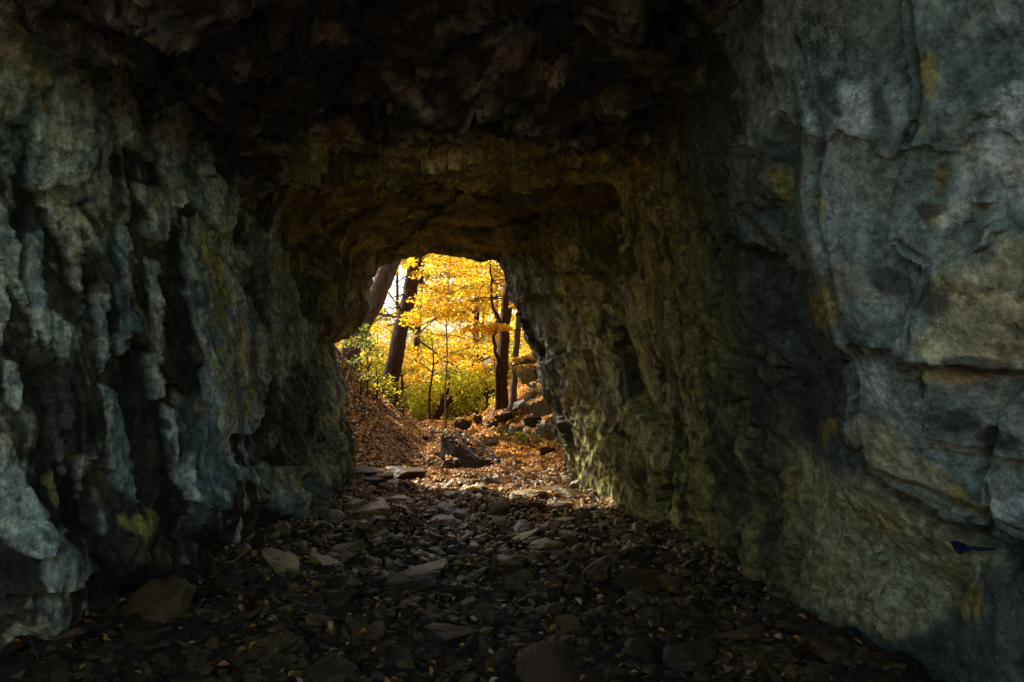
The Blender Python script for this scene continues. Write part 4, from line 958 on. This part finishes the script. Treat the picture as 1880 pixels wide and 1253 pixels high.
# understorey shrubs
sh = [(-4.2,15.5,1.5,'lime'),(-2.7,16.2,1.4,'lime'),(-1.6,15.6,1.2,'lime'),(-.7,16.4,1.5,'green'),(-3.6,18,2.0,'lime'),(-1.9,19.0,2.0,'lime'),(-.2,18.5,2.0,'lime'),(.6,15.0,1.6,'lime'),(-2.2,17.5,1.6,'green')]
sl_ = ['yellow-green bush at the foot of the second leaning trunk','yellow-green bush left of the forked tree','low lime bush right behind the path crest','dark green bush behind the forked tree','broad lime bush farther back on the left','broad lime bush farther back in the middle','broad lime bush farther back on the right','lime bush behind the foot of the twin trunks','green bush between the forked tree and the sapling']
for i, (x, y, H, mt) in enumerate(sh):
    r = random.Random(90 + i); z0 = hz(x, y)
    cl = [((x + r.uniform(-.8, .8), y + r.uniform(-.6, .6), z0 + r.uniform(.15, 1) * H), .42, .42, .2, 300) for _ in range(15)]
    tree('bush', sl_[i], [(x, y, z0 - .1), (x + .1, y, z0 + H * .5), (x + .05, y, z0 + H)], [.05, .035, .01], cl, M[mt], M['bark_dark'], .065, 110 + i, cat='bush', kind='plain', nseg=6, sides=6)
# shrub at the left lip of the mouth, pale twisted stem
pS = up([(629,712),(640,690),(644,672),(632,662),(630,640),(640,622),(648,605)], [8.9]*7)
clS = [(at(655,598,8.8), .10, .1, .05, 26), (at(668,612,8.8), .12, .1, .05, 26), (at(640,632,8.8), .10, .1, .04, 20), (at(676,628,9.2), .16, .1, .06, 30), (at(672,600,9.0), .12, .1, .04, 20), (at(690,650,9.4), .15, .1, .06, 30)]
exS = [(up([(632,650),(650,640),(672,630)], [8.9,8.9,9.0]), .008, .003), (up([(640,622),(660,614),(682,606)], [8.9,8.9,8.9]), .007, .003), (up([(648,605),(660,596),(676,592)], [8.9,8.8,8.8]), .006, .003)]
tree('shrub', 'green-leaved shrub with a twisted pale stem at the left lip of the mouth', pS, [.022,.02,.018,.014,.012,.009,.005], clS, M['green'], M['bark_light'], .07, 130, kind='plain', cat='shrub', extra=exS, limbs=False, sides=7)
sb = [(660,672,9.6,.3),(690,690,10.4,.3),(672,650,10.0,.25),(700,720,11.2,.28),(728,738,12.0,.22),(690,716,10.6,.22)]
sbl = ['scrubby yellow-green shrub below the pale twisted stem','scrubby shrub right of the pale stem on the left bank','scrubby shrub against the thick leaning trunk','scrubby shrub left of the foot of the second leaning trunk','low weeds right of the foot of the second leaning trunk','low leafy plant on the crest of the left bank']
for i, (a, b_, Y, s) in enumerate(sb):
    r = random.Random(140 + i); c = at(a, b_, Y); z0 = hz(c.x, c.y)
    cl = [((c.x + r.uniform(-s, s), c.y + r.uniform(-s, s), max(z0 + .05, c.z + r.uniform(-s, s) * .9)), .14, .14, .09, 55) for _ in range(8)]
    tree('shrub', sbl[i], [(c.x, c.y, z0 - .05), (c.x + .03, c.y, (z0 + c.z) / 2 + .1), (c.x, c.y, c.z + .15)], [.014, .010, .004], cl, M['lime' if i % 2 else 'green'], M['bark_dark'], .05, 150 + i, cat='shrub', kind='plain', nseg=6, sides=5)
rp = [(965,735,10.6),(985,700,10.6),(955,780,10.3),(990,770,9.9),(930,750,11.5),(915,790,11.0)]
rpl = ['leafy weed below the mossy block on the right bank','leafy weed beside the dark ledge on the right bank','leafy weed low on the right bank near the wedge boulder','leafy weed by the tall greenish rock','leafy weed at the foot of the twin trunks','leafy weed behind the greenish triangular rock']
for i, (a, b_, Y) in enumerate(rp):
    r = random.Random(170 + i); c = at(a, b_, Y); z0 = hz(c.x, c.y)
    cl = [((c.x + r.uniform(-.12, .12), c.y + r.uniform(-.1, .1), z0 + r.uniform(.05, .22)), .09, .09, .05, 24) for _ in range(5)]
    tree('weed', rpl[i], [(c.x, c.y, z0 - .03), (c.x + .02, c.y, z0 + .1), (c.x, c.y, z0 + .2)], [.006, .005, .003], cl, M['green'], M['twig'], .05, 180 + i, cat='plant', kind='plain', nseg=4, sides=5)

# ------------------------------------------------------------------ twigs, scrap
def twig(name, label, paths, mat='twig', cat='twig'):
    ps = []
    for pp, r0, r1 in paths:
        s2 = smooth_path(pp, 12)
        ps.append(tube(s2, np.linspace(r0, r1, 13), 6, 0, 1))
    o = link(bpy.data.objects.new(name, cat_mesh(name, ps, M[mat]))); tag(o, label, cat); return o
twig('twig', 'long thin pale twig arching from the left wall to the tall square block', [(up([(560,898),(600,918),(625,935),(640,948),(655,952)], [6.2,6.1,6.0,5.95,5.9]), .006, .004), (up([(625,935),(645,950),(656,962)], [6,5.95,5.9]), .004, .002), (up([(640,950),(652,944),(678,930)], [6,6,6]), .004, .002)])
twig('branch', 'forked dead branch lying at the foot of the left wall', [(up([(355,999),(385,1010),(402,1030),(396,1045)], [4.9,4.85,4.8,4.75]), .007, .006), (up([(396,1045),(412,1062),(432,1078)], [4.75,4.6,4.5]), .006, .003), (up([(398,1040),(420,1026),(450,1020)], [4.8,4.8,4.8]), .006, .003)], cat='branch')
twig('twig', 'pale bundle of thin sticks at the foot of the right wall', [(up([(1104,938),(1118,930),(1130,922)], [6.5,6.5,6.5]), .004, .002), (up([(1100,928),(1120,932),(1132,936)], [6.5,6.5,6.5]), .004, .002), (up([(1112,920),(1118,930),(1128,940)], [6.5,6.5,6.5]), .003, .002)], 'bark_light')
twig('twig', 'thin stick crossing the dark rubble in the centre of the floor', [(up([(925,1060),(950,1075),(975,1088)], [4.5,4.4,4.3]), .005, .003)])
twig('twig', 'short stick resting on rubble left of the largest dark rock', [(up([(1160,1000),(1190,1005),(1215,1020)], [5.2,5.2,5.1]), .005, .003)])
twig('twig', 'slender stick leaning at the lower left foot of the wall', [(up([(52,1165),(62,1190),(72,1215)], [3.3,3.2,3.15]), .004, .003)])
for (x0, y0, x1, y1, lb_) in [(-1.9, 9.2, -1.5, 9.9, 'dark stick lying across the brown leaves of the left slope'), (-1.65, 10.6, -2.1, 11.3, 'thin stick on the upper part of the leafy left slope'), (-1.3, 8.6, -.95, 9.0, 'short stick at the foot of the leafy left slope')]:
    ps_ = [(x0 + (x1 - x0) * k_ / 3, y0 + (y1 - y0) * k_ / 3 + .05 * (k_ % 2), hz(x0 + (x1 - x0) * k_ / 3, y0 + (y1 - y0) * k_ / 3) + .04) for k_ in range(4)]
    twig('twig', lb_, [(ps_, .014, .007)])
# blue scrap tucked under the slab
mb, t, out = new_mat('blue_plastic'); p = N(t, 'ShaderNodeBsdfPrincipled'); p.inputs['Base Color'].default_value = (.008, .014, .06, 1); p.inputs['Roughness'].default_value = .6; t.links.new(p.outputs[0], out.inputs[0])
dg = np.array([(1745,996),(1752,993),(1764,996),(1773,1001),(1779,1005),(1790,1004),(1803,1006),(1822,1006),(1830,1009),(1812,1010),(1798,1012),(1786,1009),(1779,1013),(1770,1013),(1764,1018),(1757,1014),(1750,1006)])
kd = None
Pw = G1.reshape(-1, 3); msk = (Pw[:, 0] > .5) & (Pw[:, 1] > 1.4) & (Pw[:, 1] < 3)
Q = Pw[msk]; qx = 940 + F * Q[:, 0] / Q[:, 1]; qy = 626 - F * (Q[:, 2] - EYE) / Q[:, 1]
Vf = []
for i, (a, b_) in enumerate(dg):
    j = np.argmin((qx - a) ** 2 + (qy - b_) ** 2); Vf.append(tuple(at(a, b_, Q[j][1] - .014 - .006 * (i % 2))))
Vk = [(v[0] + .004, v[1] + .006, v[2]) for v in Vf]; n = len(dg)
o = link(bpy.data.objects.new('plastic_scrap', cat_mesh('plastic_scrap', [(Vf + Vk, [tuple(range(n)), tuple(range(2 * n - 1, n - 1, -1))] + [(i, n + i, n + (i + 1) % n, (i + 1) % n) for i in range(n)])], mb, False)))
tag(o, 'small torn blue scrap caught under the overhanging slab of the right wall', 'scrap')
